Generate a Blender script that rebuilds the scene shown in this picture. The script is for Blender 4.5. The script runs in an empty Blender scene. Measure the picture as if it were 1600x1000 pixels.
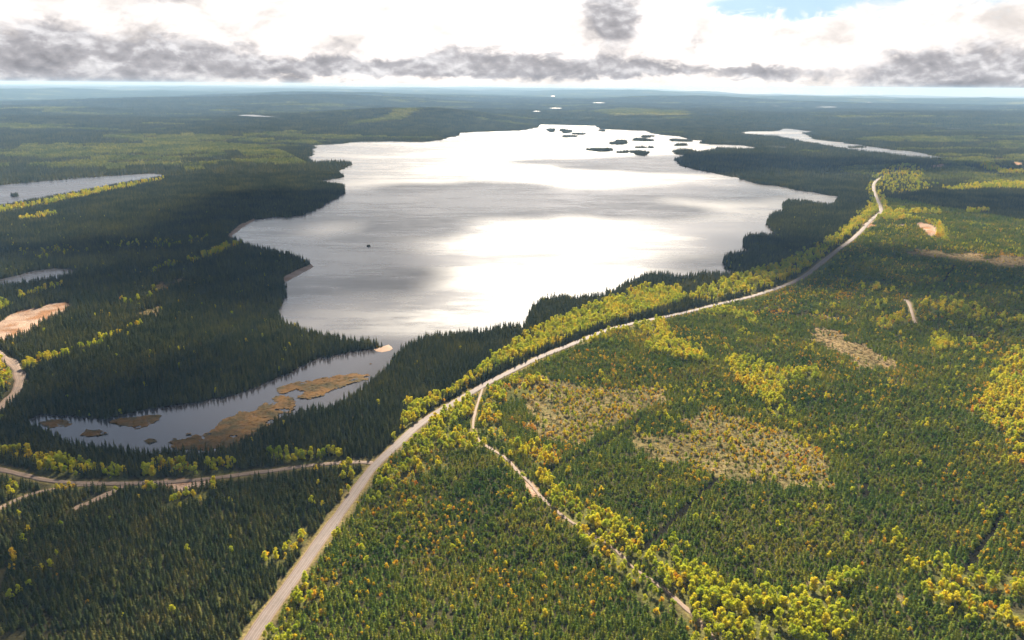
import bpy, bmesh, math, random
import numpy as np
from mathutils import Matrix, Vector

# ---------------------------------------------------------------- camera, sky, sun, exposure
SC = bpy.context.scene
COL = SC.collection
W_PX, H_PX = 1600.0, 1000.0
HFOV = math.radians(65.0)
F_PX = W_PX / 2 / math.tan(HFOV / 2)
CAM_H = 280.0
PITCH = math.radians(16.3)          # below the horizontal
ROLL = math.radians(0.4)
SUN_AZ = math.radians(3.0)          # right of straight ahead (+Y)
SUN_EL = math.radians(36.0)
EXPOSURE = 1.55

cam_data = bpy.data.cameras.new('camera')
cam = bpy.data.objects.new('camera', cam_data)
COL.objects.link(cam)
cam_data.sensor_width = 36.0
cam_data.lens = 18.0 / math.tan(HFOV / 2)
cam_data.clip_start = 1.0
cam_data.clip_end = 200000.0
CAM_M = Matrix.Translation((0, 0, CAM_H)) @ Matrix.Rotation(math.pi / 2 - PITCH, 4, 'X') @ Matrix.Rotation(ROLL, 4, 'Z')
cam.matrix_world = CAM_M
SC.camera = cam
R3 = np.array(CAM_M.to_3x3())

SC.view_settings.view_transform = 'Standard'
SC.view_settings.look = 'None'
SC.view_settings.gamma = 1.0
SC.view_settings.exposure = EXPOSURE
SC.view_settings.use_curve_mapping = False
SC.cycles.use_denoising = True
SC.cycles.max_bounces = 6
SC.cycles.diffuse_bounces = 2
SC.cycles.glossy_bounces = 2
SC.cycles.transmission_bounces = 2
SC.cycles.volume_bounces = 0
SC.cycles.transparent_max_bounces = 6
SC.cycles.sample_clamp_indirect = 4.0

sun_d = bpy.data.lights.new('sun', 'SUN')
sun_d.energy = 5.0
sun_d.angle = math.radians(3.0)
sun_d.color = (1.0, 0.91, 0.76)
sun = bpy.data.objects.new('sun', sun_d)
COL.objects.link(sun)
SUN_DIR = Vector((math.sin(SUN_AZ) * math.cos(SUN_EL), math.cos(SUN_AZ) * math.cos(SUN_EL), math.sin(SUN_EL)))
sun.rotation_euler = SUN_DIR.to_track_quat('Z', 'Y').to_euler()


def px_dir(px, py):
    v = np.stack([(np.asarray(px, float) - W_PX / 2) / F_PX, -(np.asarray(py, float) - H_PX / 2) / F_PX,
                  -np.ones_like(np.asarray(px, float))], -1)
    v = v @ R3.T
    return v / np.linalg.norm(v, axis=-1, keepdims=True)


class NT:
    """small helper to write node trees"""
    def __init__(self, tree):
        self.t = tree

    def n(self, kind, **kw):
        nd = self.t.nodes.new(kind)
        for k, v in kw.items():
            setattr(nd, k, v)
        return nd

    def l(self, a, b):
        self.t.links.new(a, b)

    def put(self, sock, v):
        if isinstance(v, bpy.types.NodeSocket):
            self.l(v, sock)
        else:
            sock.default_value = v

    def m(self, op, a, b=None, c=None, clamp=False):
        nd = self.n('ShaderNodeMath', operation=op, use_clamp=clamp)
        self.put(nd.inputs[0], a)
        if b is not None:
            self.put(nd.inputs[1], b)
        if c is not None:
            self.put(nd.inputs[2], c)
        return nd.outputs[0]

    def mix(self, fac, a, b, blend='MIX'):
        nd = self.n('ShaderNodeMix', data_type='RGBA', blend_type=blend)
        self.put(nd.inputs[0], fac)
        self.put(nd.inputs[6], a if isinstance(a, bpy.types.NodeSocket) else (*a, 1.0))
        self.put(nd.inputs[7], b if isinstance(b, bpy.types.NodeSocket) else (*b, 1.0))
        return nd.outputs[2]

    def smooth(self, v, lo, hi, a=0.0, b=1.0):
        nd = self.n('ShaderNodeMapRange', interpolation_type='SMOOTHSTEP')
        self.put(nd.inputs[0], v)
        nd.inputs[1].default_value = lo
        nd.inputs[2].default_value = hi
        nd.inputs[3].default_value = a
        nd.inputs[4].default_value = b
        return nd.outputs[0]

    def noise(self, vec, scale, detail=4.0, rough=0.55, dist=0.0):
        nd = self.n('ShaderNodeTexNoise')
        self.put(nd.inputs['Vector'], vec)
        nd.inputs['Scale'].default_value = scale
        nd.inputs['Detail'].default_value = detail
        nd.inputs['Roughness'].default_value = rough
        nd.inputs['Distortion'].default_value = dist
        return nd.outputs['Fac']

    def ramp(self, fac, stops):
        nd = self.n('ShaderNodeValToRGB')
        el = nd.color_ramp.elements
        while len(el) < len(stops):
            el.new(0.5)
        for e, (p, c) in zip(el, stops):
            e.position = p
            e.color = (*c, 1.0)
        self.put(nd.inputs[0], fac)
        return nd.outputs[0]


def build_world():
    w = bpy.data.worlds.new('World')
    SC.world = w
    w.use_nodes = True
    t = w.node_tree
    t.nodes.clear()
    N = NT(t)
    tc = N.n('ShaderNodeTexCoord')
    sep = N.n('ShaderNodeSeparateXYZ')
    N.l(tc.outputs['Generated'], sep.inputs[0])
    X, Y, Z = sep.outputs
    deg = 180 / math.pi
    az = N.m('MULTIPLY', N.m('ARCTAN2', X, Y), deg)
    el = N.m('MULTIPLY', N.m('ARCSINE', Z), deg)
    comb = N.n('ShaderNodeCombineXYZ')
    N.l(N.m('MULTIPLY', az, 0.55), comb.inputs[0])
    N.l(el, comb.inputs[1])
    vec = comb.outputs[0]
    n1 = N.noise(vec, 0.42, 7.0, 0.58, 0.35)
    comb2 = N.n('ShaderNodeCombineXYZ')
    N.l(N.m('ADD', N.m('MULTIPLY', az, 0.6), 31.0), comb2.inputs[0])
    N.l(el, comb2.inputs[1])
    n2 = N.noise(comb2.outputs[0], 0.9, 6.0, 0.6, 0.6)
    n3 = N.noise(comb2.outputs[0], 0.16, 4.0, 0.55, 0.3)
    n4 = N.noise(comb2.outputs[0], 1.7, 7.0, 0.58, 0.3)
    # warp the coordinates a little so that the banks have ragged edges
    waz = N.m('ADD', az, N.m('MULTIPLY', N.m('SUBTRACT', n1, 0.5), 5.0))
    wel = N.m('ADD', el, N.m('MULTIPLY', N.m('SUBTRACT', n2, 0.5), 1.7))

    def blobs(lst, wf=1.0):
        waz_ = N.m('ADD', az, N.m('MULTIPLY', N.m('SUBTRACT', waz, az), wf))
        wel_ = N.m('ADD', el, N.m('MULTIPLY', N.m('SUBTRACT', wel, el), wf))
        tot = None
        for (cx, cy, rx, ry, amp) in lst:
            d = px_dir([cx], [cy])[0]
            a0 = math.degrees(math.atan2(d[0], d[1]))
            e0 = math.degrees(math.asin(d[2]))
            sx = rx / F_PX * deg * 0.88
            sy = ry / F_PX * deg * 1.15
            u = N.m('MULTIPLY', N.m('SUBTRACT', waz_, a0), 1 / sx)
            v = N.m('MULTIPLY', N.m('SUBTRACT', wel_, e0), 1 / sy)
            q = N.m('MULTIPLY_ADD', u, u, N.m('MULTIPLY', v, v))
            g = N.m('MULTIPLY', N.m('EXPONENT', N.m('MULTIPLY', q, -1.0)), amp)
            tot = g if tot is None else N.m('ADD', tot, g)
        return tot

    grey = blobs([(20, 88, 150, 30, .9), (150, 100, 130, 28, .8), (90, 55, 60, 25, .5), (20, 118, 200, 16, .8), (255, 82, 70, 26, .55),
                  (330, 102, 130, 17, .8), (350, 74, 60, 10, .5), (440, 110, 110, 11, .8),
                  (520, 70, 50, 9, .5), (520, 106, 60, 12, .6), (600, 106, 140, 12, .9), (700, 92, 60, 18, .8), (720, 107, 120, 10, .7),
                  (800, 100, 80, 18, .9), (850, 110, 80, 12, .7), (935, 104, 90, 17, .9), (1020, 109, 120, 7, .9),
                  (1180, 112, 60, 7, .8), (1265, 116, 90, 8, .6), (1420, 106, 55, 22, .7), (1500, 116, 110, 22, .9),
                  (1610, 112, 120, 32, 1.0), (1480, 143, 220, 13, .55),
                  (250, -4, 60, 9, .5), (200, 20, 60, 8, .3)])
    grey = N.m('ADD', grey, blobs([(932, 16, 38, 32, .8), (975, 24, 38, 34, .85), (958, 46, 36, 16, .6), (1085, 64, 14, 15, .5)], 0.35))
    gmask = N.smooth(N.m('ADD', grey, N.m('MULTIPLY', N.m('SUBTRACT', n4, 0.5), 1.15)), 0.06, 1.0)
    hole = blobs([(1240, 2, 130, 22, 1.0), (1130, 12, 70, 12, .4), (470, -8, 60, 6, .5), (1560, -60, 200, 50, 1.0), (300, -130, 300, 60, .9)])
    # out of the frame: broken cloud, thicker towards the sun
    du = N.m('SUBTRACT', az, math.degrees(SUN_AZ))
    dv = N.m('SUBTRACT', el, 19.0)
    q1 = N.m('MULTIPLY_ADD', N.m('MULTIPLY', du, du), 1 / 16.0 ** 2, N.m('MULTIPLY', N.m('MULTIPLY', dv, dv), 1 / 14.0 ** 2))
    glow = N.m('EXPONENT', N.m('MULTIPLY', q1, -1.0))
    above = N.smooth(el, 5.0, 8.5)
    patch = N.smooth(n3, 0.40, 0.62)
    # the bright cloud: near white at the horizon, glowing around the sun
    white_v = N.m('ADD', 0.40, N.m('MULTIPLY', glow, 0.5))
    white_v = N.m('MULTIPLY', white_v, N.smooth(n1, 0.3, 0.62, 0.68, 1.15))
    back = N.smooth(Y, -0.2, 0.55, 0.25, 1.0)
    hi_v = N.m('MULTIPLY', N.m('ADD', 0.15, N.m('MULTIPLY', glow, 1.25)), N.m('ADD', 0.45, N.m('MULTIPLY', patch, 0.85)))
    val = N.m('ADD', N.m('MULTIPLY', white_v, N.m('SUBTRACT', 1.0, above)), N.m('MULTIPLY', hi_v, above))
    val = N.m('MULTIPLY', val, back)
    cw = N.n('ShaderNodeCombineColor')
    N.l(val, cw.inputs[0])
    N.l(N.m('MULTIPLY', val, 0.93), cw.inputs[1])
    N.l(N.m('MULTIPLY', val, 0.885), cw.inputs[2])
    comb3 = N.n('ShaderNodeCombineXYZ')
    N.l(N.m('ADD', N.m('MULTIPLY', az, 0.6), 31.05), comb3.inputs[0])
    N.l(N.m('ADD', el, 0.28), comb3.inputs[1])
    n5 = N.noise(comb3.outputs[0], 0.75, 5.0, 0.5, 0.3)
    n6 = N.noise(comb2.outputs[0], 0.75, 5.0, 0.5, 0.3)
    relief = N.m('MULTIPLY', N.m('SUBTRACT', n6, n5), 0.75)  # lit tops and shaded bases of the clouds put into their tone
    gtone = N.ramp(N.m('ADD', relief, N.m('ADD', N.m('MULTIPLY', n1, 0.6), N.m('MULTIPLY', n4, 0.4))),
                   [(0.30, (0.092, 0.090, 0.098)), (0.5, (0.165, 0.161, 0.170)), (0.66, (0.31, 0.305, 0.31))])
    ccol = N.mix(N.m('MULTIPLY', gmask, 0.96), cw.outputs[0], gtone)
    ccol = N.mix(N.smooth(N.m('ADD', hole, N.m('MULTIPLY', N.m('SUBTRACT', n2, 0.5), 0.9)), 0.3, 0.95, 0.0, 0.95), ccol, (0.20, 0.285, 0.345))
    sky = N.n('ShaderNodeTexSky', sky_type='NISHITA', sun_disc=False, sun_elevation=SUN_EL, sun_rotation=SUN_AZ)
    sky.air_density = 1.0
    sky.dust_density = 1.5
    b1 = N.n('ShaderNodeBackground')
    N.l(sky.outputs[0], b1.inputs[0])
    b1.inputs[1].default_value = 0.05
    b2 = N.n('ShaderNodeBackground')
    N.l(ccol, b2.inputs[0])
    b2.inputs[1].default_value = 1.0
    cover_hi = N.m('MAXIMUM', N.smooth(n3, 0.42, 0.58, 0.25, 0.95), N.m('MULTIPLY', glow, 1.0))
    cover = N.m('ADD', N.m('SUBTRACT', 1.0, above), N.m('MULTIPLY', cover_hi, above), clamp=True)
    gap = N.m('MULTIPLY', N.smooth(az, -17.0, -9.0, 1.0, 0.0), N.smooth(el, 9.5, 13.5))
    cover = N.m('MULTIPLY', cover, N.m('SUBTRACT', 1.0, N.m('MULTIPLY', gap, 0.95)))
    mx = N.n('ShaderNodeMixShader')
    N.l(cover, mx.inputs[0])
    N.l(b1.outputs[0], mx.inputs[1])
    N.l(b2.outputs[0], mx.inputs[2])
    out = N.n('ShaderNodeOutputWorld')
    N.l(mx.outputs[0], out.inputs[0])
    w.cycles.sampling_method = 'MANUAL'
    w.cycles.sample_map_resolution = 1024


build_world()

# ---------------------------------------------------------------- numeric helpers
RNG = np.random.default_rng(7)
random.seed(7)


def _hash(ix, iy, seed):
    h = (ix.astype(np.int64) * 374761393 + iy.astype(np.int64) * 668265263 + seed * 974711) & 0x7fffffff
    h = ((h ^ (h >> 13)) * 1274126177) & 0x7fffffff
    h = (h ^ (h >> 16)) & 0xffff
    return h / 65535.0


def vnoise(x, y, seed=0):
    ix = np.floor(x)
    iy = np.floor(y)
    fx = x - ix
    fy = y - iy
    fx = fx * fx * (3 - 2 * fx)
    fy = fy * fy * (3 - 2 * fy)
    a = _hash(ix, iy, seed)
    b = _hash(ix + 1, iy, seed)
    c = _hash(ix, iy + 1, seed)
    d = _hash(ix + 1, iy + 1, seed)
    return (a * (1 - fx) + b * fx) * (1 - fy) + (c * (1 - fx) + d * fx) * fy


def fbm(x, y, scale, octaves=4, seed=0):
    """0..1, SCALE is the size in metres of the largest lumps"""
    tot = 0.0
    amp = 0.5
    x = x / scale
    y = y / scale
    for k in range(octaves):
        tot = tot + amp * vnoise(x + 17.3 * k, y - 9.1 * k, seed + k)
        x = x * 2.03
        y = y * 2.03
        amp *= 0.5
    return tot / (1 - 0.5 ** octaves)


def sstep(v, lo, hi):
    t = np.clip((v - lo) / (hi - lo), 0, 1)
    return t * t * (3 - 2 * t)


def inside(poly, x, y):
    poly = np.asarray(poly)
    res = np.zeros(x.shape, bool)
    bb = (x >= poly[:, 0].min()) & (x <= poly[:, 0].max()) & (y >= poly[:, 1].min()) & (y <= poly[:, 1].max())
    if not bb.any():
        return res
    xs = x[bb]
    ys = y[bb]
    r = np.zeros(xs.shape, bool)
    x1, y1 = poly[-1]
    for x2, y2 in poly:
        if y1 != y2:
            c = ((y1 > ys) != (y2 > ys)) & (xs < (x2 - x1) * (ys - y1) / (y2 - y1) + x1)
            r ^= c
        x1, y1 = x2, y2
    res[bb] = r
    return res


def seg_dist(pts, x, y, closed=False, reach=None):
    pts = np.asarray(pts)
    d = np.full(x.shape, 1e9)
    n = len(pts)
    for i in range(n if closed else n - 1):
        a = pts[i]
        b = pts[(i + 1) % n]
        if reach is not None:
            m = (x > min(a[0], b[0]) - reach) & (x < max(a[0], b[0]) + reach) & (y > min(a[1], b[1]) - reach) & (y < max(a[1], b[1]) + reach)
            if not m.any():
                continue
            xx, yy = x[m], y[m]
        else:
            m = slice(None)
            xx, yy = x, y
        ab = b - a
        L = (ab ** 2).sum() + 1e-9
        t = np.clip(((xx - a[0]) * ab[0] + (yy - a[1]) * ab[1]) / L, 0, 1)
        dd = np.hypot(xx - a[0] - t * ab[0], yy - a[1] - t * ab[1])
        d[m] = np.minimum(d[m], dd)
    return d


def G0(px, py):
    """pixel of the photograph -> point on the water level z = 0"""
    d = px_dir(px, py)
    t = -CAM_H / d[..., 2]
    return np.stack([d[..., 0] * t, d[..., 1] * t], -1)


def project(x, y, z):
    p = np.stack([x, y, z - CAM_H], -1) @ R3
    dep = -p[..., 2]
    dep = np.where(dep < 1, 1, dep)
    return W_PX / 2 + F_PX * p[..., 0] / dep, H_PX / 2 - F_PX * p[..., 1] / dep, dep


def ragged(poly, step, amp, seed=1, closed=True):
    """subdivide an outline of ground points and roughen it"""
    poly = np.asarray(poly)
    rng = np.random.default_rng(seed)
    out = []
    n = len(poly)
    for i in range(n if closed else n - 1):
        a = poly[i]
        b = poly[(i + 1) % n]
        L = np.linalg.norm(b - a)
        st = step(a) if callable(step) else step
        k = max(1, min(24, int(L / st)))
        nrm = np.array([-(b - a)[1], (b - a)[0]]) / (L + 1e-9)
        for j in range(k):
            t = j / k
            p = a + (b - a) * t
            if j:
                p = p + nrm * rng.normal(0, 1) * amp * min(L / k, st) * 0.5
            out.append(p)
    if not closed:
        out.append(poly[-1])
    return np.array(out)


def chaikin(p, n=2, closed=False):
    p = np.asarray(p, float)
    for _ in range(n):
        if closed:
            q = np.roll(p, -1, 0)
            p = np.stack([.75 * p + .25 * q, .25 * p + .75 * q], 1).reshape(-1, 2)
        else:
            a, b = p[:-1], p[1:]
            m = np.stack([.75 * a + .25 * b, .25 * a + .75 * b], 1).reshape(-1, 2)
            p = np.concatenate([p[:1], m, p[-1:]])
    return p


# ---------------------------------------------------------------- water outlines (photograph pixels, traced on the shore)
def near(lst, h=9.0):
    """a shore seen over the tops of the trees that stand before it: the waterline lies that much lower in the picture"""
    out = []
    for (x, y) in lst:
        g = G0(np.array([x]), np.array([y]))[0]
        r = math.hypot(g[0], g[1])
        out.append((x, y + h * F_PX * 0.95 / math.hypot(r, CAM_H)))
    return out


LAKE_PX = ([(478, 227.5), (522, 225.5), (564, 221.6), (612, 221), (660, 222), (689, 219), (703, 214.5), (716, 212), (718, 208), (740, 206.5),
            (769, 205.6), (814, 204), (840, 199), (843, 194.6), (884, 195.4), (932, 196.6), (938, 202), (975, 203.2), (1012, 205), (1022, 209.5),
            (1063, 213.6), (1076, 218), (1098, 220), (1093, 224), (1108, 226), (1132, 226), (1159, 227), (1182, 231), (1178, 234), (1150, 233),
            (1121, 231), (1108, 236), (1090, 237.5), (1082, 234.5), (1060, 233.5), (1049, 237), (1056, 241.5), (1070, 243), (1054, 249), (1057, 255),
            (1070, 261), (1086, 265), (1118, 271), (1156, 279), (1188, 288), (1217, 290.5), (1246, 297), (1274, 301), (1310, 308), (1306, 315)]
           + near([(1300, 317.6), (1281, 316), (1255, 312), (1230, 310), (1221, 316), (1222, 327), (1207, 330.5), (1198, 343), (1204, 354.5),
                   (1222, 364), (1200, 364), (1172, 364), (1160, 372), (1164, 381.7), (1180, 388), (1160, 390), (1140, 393), (1130, 402.5),
                   (1132, 413.7), (1159, 418.5), (1140, 423), (1102, 423), (1063, 428), (1040, 424), (1018, 423), (986, 433), (961, 447), (938, 454),
                   (900, 458.5), (870, 457), (849, 458.5), (831, 471), (826, 487), (817, 504), (793, 502), (764, 509), (716, 513.6),
                   (668, 518), (646, 528), (627, 537.6), (617, 549), (604, 565), (591, 577.6), (578, 587), (559, 603), (534, 616), (508, 626),
                   (477, 632), (448, 640), (400, 661), (365, 680), (330, 694), (290, 696), (256, 694), (221, 699), (179, 690), (138, 686.5),
                   (109, 682), (93, 670), (58, 658), (38, 650)], 8.0)
           + [(60, 647), (80, 648), (112, 648), (138, 653), (166, 654.5), (192, 648), (224, 640), (272, 632), (320, 626), (368, 616), (416, 598),
              (448, 583), (499, 558), (534, 553), (566, 546), (588, 545), (600, 548), (610, 546), (606, 541), (590, 539.5), (572, 537), (524, 530), (486, 521), (457, 508), (438, 500),
              (435, 488), (441, 472), (447, 462), (446, 446), (441, 436), (468, 425), (486, 415), (481, 409), (462, 401), (436, 394.5), (410, 390),
              (382, 383), (362, 374), (359, 369), (375, 354.5), (398, 343), (423, 339), (449, 340), (478, 335), (500, 324), (522, 311), (537, 303),
              (535, 290.5), (526, 289), (500, 285.6), (497, 283), (526, 279), (538, 276), (532, 272), (525, 270), (538, 263), (550, 257), (545, 253.6),
              (519, 252), (494, 255), (481, 247), (490, 241), (487, 233), (495, 230.6)])
LEFT_LAKE_PX = [(-120, 300), (-60, 294), (0, 289.5), (64, 283.5), (128, 278), (192, 273.6), (237, 271), (254, 273), (256, 277.5), (237, 281.6), (179, 291.5),
                (128, 301.5), (80, 310), (32, 319), (0, 325), (-60, 336), (-140, 346)]
POND_PX = [(-60, 443), (0, 437), (38, 427), (67, 421), (93, 418.6), (110, 419), (125, 425)] + near([(96, 431), (48, 440), (0, 445), (-60, 451)], 5)
RIGHT_LAKE_PX = [(1148, 210), (1170, 205.6), (1209, 205), (1228, 201), (1270, 205), (1273, 207.5), (1254, 208), (1264, 213), (1274, 218), (1305, 221.6),
                 (1356, 228.7), (1388, 233), (1433, 238), (1481, 246.6), (1468, 248), (1420, 245.6), (1382, 239.5), (1350, 237), (1308, 231.5),
                 (1254, 222), (1222, 215), (1180, 211.5)]
SLIVER_PX = [(1195, 228.6), (1212, 228.4), (1231, 229.3), (1229, 231), (1210, 230.6)]
ISLANDS_PX = [(861, 204, 8, 1.9), (884, 205.5, 10, 2.4), (905, 209.6, 9, 1.2), (889, 213.6, 9.5, 1.4), (941, 204.6, 6, .8), (967.5, 223.2, 15, 2.9),
              (1003, 219, 17, 1.8), (1011, 213.6, 12, 1.2), (938, 234.6, 25, 1.9), (974, 238.2, 10, 1.4), (1000, 239.5, 15.5, 2.9),
              (1001, 231, 8.5, .8), (1017, 231, 4, .7), (1062, 220, 16, 1.6), (1064, 226.8, 11.5, 1.2)]

WATERS = {}
WATERS['lake'] = ragged(G0(*np.array(LAKE_PX).T), lambda a: max(4.0, math.hypot(*a) * 0.006), 0.55, 3)
WATERS['left'] = ragged(G0(*np.array(LEFT_LAKE_PX).T), 14.0, 0.5, 4)
WATERS['pond'] = ragged(G0(*np.array(POND_PX).T), 8.0, 0.5, 5)
WATERS['right'] = ragged(G0(*np.array(RIGHT_LAKE_PX).T), 45.0, 0.5, 6)
WATERS['sliver'] = ragged(G0(*np.array(SLIVER_PX).T), 40.0, 0.4, 8)
COARSE = {k: G0(*np.array(v).T) for k, v in (('lake', LAKE_PX), ('left', LEFT_LAKE_PX), ('pond', POND_PX), ('right', RIGHT_LAKE_PX), ('sliver', SLIVER_PX))}
ISLANDS = []
for i, (cx, cy, rx, ry) in enumerate(ISLANDS_PX):
    rg = np.random.default_rng(100 + i)
    a = np.linspace(0, 2 * math.pi, 28, endpoint=False)
    k = 1 + 0.22 * np.sin(2 * a + rg.uniform(0, 6)) + 0.16 * np.sin(3 * a + rg.uniform(0, 6)) + rg.normal(0, .06, 28)
    ISLANDS.append(G0(cx + rx * k * np.cos(a), cy + ry * k * np.sin(a)))


def water_mask(x, y):
    m = np.zeros(x.shape, bool)
    for p in WATERS.values():
        m |= inside(p, x, y)
    for p in ISLANDS:
        m &= ~inside(p, x, y)
    return m


HILLS = []   # filled below: (x, y, rx, ry, rot, height)


def height(x, y, dw=None):
    """ground level; DW = distance to the nearest water"""
    x = np.asarray(x, float)
    y = np.asarray(y, float)
    r = np.hypot(x, y)
    if dw is None:
        dw = np.full(x.shape, 1e9)
        for k, p in COARSE.items():
            dw = np.minimum(dw, seg_dist(p, x, y, True, 1200.0))
            dw = np.where(inside(WATERS[k], x, y), 0.0, dw)
    z = -0.6 + 1.1 * sstep(dw, 0, 22)
    z = z + sstep(dw, 10, 260) * (fbm(x, y, 210.0, 3, 11) - 0.42) * 13.0 * sstep(r, 250, 800)
    far = sstep(r, 2600, 9000) * sstep(dw, 60, 900)
    z = z + far * ((fbm(x, y, 3600.0, 5, 21) ** 1.6) * 210.0 - 12)
    for (hx, hy, rx, ry, rot, hh) in HILLS:
        c, s = math.cos(rot), math.sin(rot)
        u = ((x - hx) * c + (y - hy) * s) / rx
        v = (-(x - hx) * s + (y - hy) * c) / ry
        z = z + hh * np.exp(-(u * u + v * v)) * sstep(dw, 20, 420)
    az = np.arctan2(x, y)
    z = z - np.clip(r - 14500, 0, None) * 0.007 * sstep(az, math.radians(7), math.radians(16))
    return z


for (px_, py_, rx, ry, rot, hh) in [(650, 192, 900, 380, 0.05, 62), (300, 166, 2600, 900, 0.0, 70), (560, 165, 1700, 800, 0.1, 45),
                                    (1250, 156, 1300, 1100, 0.0, 75), (1400, 160, 2000, 1000, 0.1, 60), (1590, 164, 2200, 900, 0.1, 50), (1000, 150, 4500, 1800, 0, 70), (1100, 146, 1500, 1500, 0, 90), (850, 143, 3000, 2500, 0, 90), (420, 143, 4500, 2500, 0, 80)]:
    g = G0(np.array([px_]), np.array([py_]))[0]
    HILLS.append((g[0], g[1], rx, ry, rot, hh))


def G(pts):
    """pixels of the photograph -> points of the real ground (the view ray met with the terrain)"""
    pts = np.asarray(pts, float)
    d = px_dir(pts[:, 0], pts[:, 1])
    z = np.zeros(len(pts))
    for _ in range(6):
        t = (z - CAM_H) / d[:, 2]
        x = d[:, 0] * t
        y = d[:, 1] * t
        z = 0.5 * z + 0.5 * height(x, y)
    t = (z - CAM_H) / d[:, 2]
    return np.stack([d[:, 0] * t, d[:, 1] * t], -1)


# ---------------------------------------------------------------- roads and zones (photograph pixels)
ROAD_PX = [(352, 1060), (393, 997), (428, 946), (460, 904), (492, 856), (518, 821), (546, 782), (572, 744), (588, 725), (617, 699), (652, 665),
           (684, 645), (726, 620), (758, 601), (790, 585), (828, 566), (854, 554), (880, 544), (905, 534), (937, 520), (975, 509), (1020, 499), (1052, 493),
           (1084, 486), (1116, 477), (1164, 467), (1209, 453), (1241, 441), (1260, 430), (1286, 409), (1308, 391), (1337, 370.5), (1356, 349),
           (1375, 333), (1378, 329), (1372, 314), (1364, 296), (1366, 285), (1375, 278), (1407, 268), (1421, 260), (1450, 261), (1484, 257)]
SIDE_ROAD_PX = [(588, 725), (572, 722.5), (540, 723), (476, 728), (428, 736), (400, 738.5), (362, 744), (320, 749), (272, 753.5), (208, 756), (144, 756), (80, 753),
                (38, 743), (0, 734), (-60, 722)]
TRACK_PX = [(755, 604), (748, 625.6), (740, 651), (738.5, 674), (748, 690), (769, 703), (793, 717), (809, 738), (828, 754), (836, 766), (847, 779),
            (876, 805), (905, 824), (937, 843), (966, 862), (988, 888), (1020, 907), (1052, 933), (1084, 962), (1113, 994), (1150, 1045)]
BRANCH_PX = [(150, 757), (110, 760), (60, 768), (20, 783), (-20, 806)]
PIT_ROAD_PX = [(-20, 540), (0, 556), (19, 566), (32, 587), (29, 606), (13, 626), (-4, 640)]
DIAG_PX = [(196, 757), (180, 767), (154, 779), (115, 796)]
SPUR_PX = [(1407, 466), (1420, 471), (1424, 485), (1430, 505)]
CUT_PX = [[(985, 884), (1000, 862), (1065, 802), (1110, 758), (1128, 738)],
          [(850, 742), (880, 724), (908, 712), (950, 690), (975, 674), (1000, 656)],
          [(1508, 893), (1530, 858), (1548, 836), (1565, 805)], [(1352, 782), (1356, 735)], [(1474, 442), (1492, 415)]]
TRACK_CUT = [(847, 781), (876, 808), (905, 828)]

SAND_PX = [
    [(-60, 520), (0, 502), (29, 486), (62, 481), (80, 474), (96, 472), (110, 475), (99, 490), (70, 504), (42, 522), (10, 534), (-60, 545)],
    [(1428, 352), (1439, 347), (1455, 351), (1465, 364), (1461, 371), (1450, 370), (1444, 361)],
    [(1402, 352), (1412, 350), (1414, 353), (1404, 355)],
    [(1579, 254), (1590, 253), (1600, 256), (1594, 260), (1586, 259)], [(1555, 246), (1564, 247), (1567, 250), (1558, 249)],
    [(240, 752), (300, 748), (330, 748), (322, 758), (285, 769), (262, 767)],
    [(818, 752), (831, 750), (840, 768), (836, 778), (826, 770)],
    [(1348, 350), (1362, 345), (1368, 352), (1352, 358)],
    [(1452, 259), (1475, 256), (1472, 262), (1455, 263)],
]
CLEAR_PX = [
    [(1263, 513.6), (1292, 515), (1324, 528), (1372, 552), (1398, 566), (1394, 576), (1356, 576), (1337, 581), (1330, 568), (1305, 552), (1282, 536)],
    [(1100, 635), (1129, 632), (1158, 654), (1196, 664), (1222, 677), (1266, 696), (1292, 715), (1308, 744), (1305, 762), (1260, 768), (1220, 762), (1180, 757),
     (1120, 742), (1080, 722), (1040, 727), (1010, 704), (985, 692), (1000, 674), (1040, 682), (1080, 670), (1098, 650)],
    [(800, 590), (844, 590), (892, 600), (950, 606), (1004, 603), (1036, 610), (1042, 619), (1020, 638), (998, 658), (956, 661), (930, 683),
     (905, 694), (860, 691), (826, 664), (820, 632), (841, 613)],
    [(1407, 393), (1452, 390), (1500, 394.5), (1548, 401), (1640, 408), (1640, 423), (1564, 415), (1500, 407), (1446, 402)],
    [(228, 449), (262, 438), (292, 434), (290, 443), (252, 457), (230, 457)], [(219, 487), (255, 471), (256, 482), (226, 496)],
    [(1388, 925), (1412, 918), (1425, 950), (1410, 955)], [(1258, 902), (1292, 900), (1300, 908), (1262, 915)],
    [(310, 712), (335, 690), (352, 684), (330, 706), (322, 726)], [(1265, 492), (1292, 492), (1300, 500), (1280, 508)],
]
SPARSE = {0, 3, 4, 5}       # clearings that stay bare; the others carry shrubs
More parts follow.
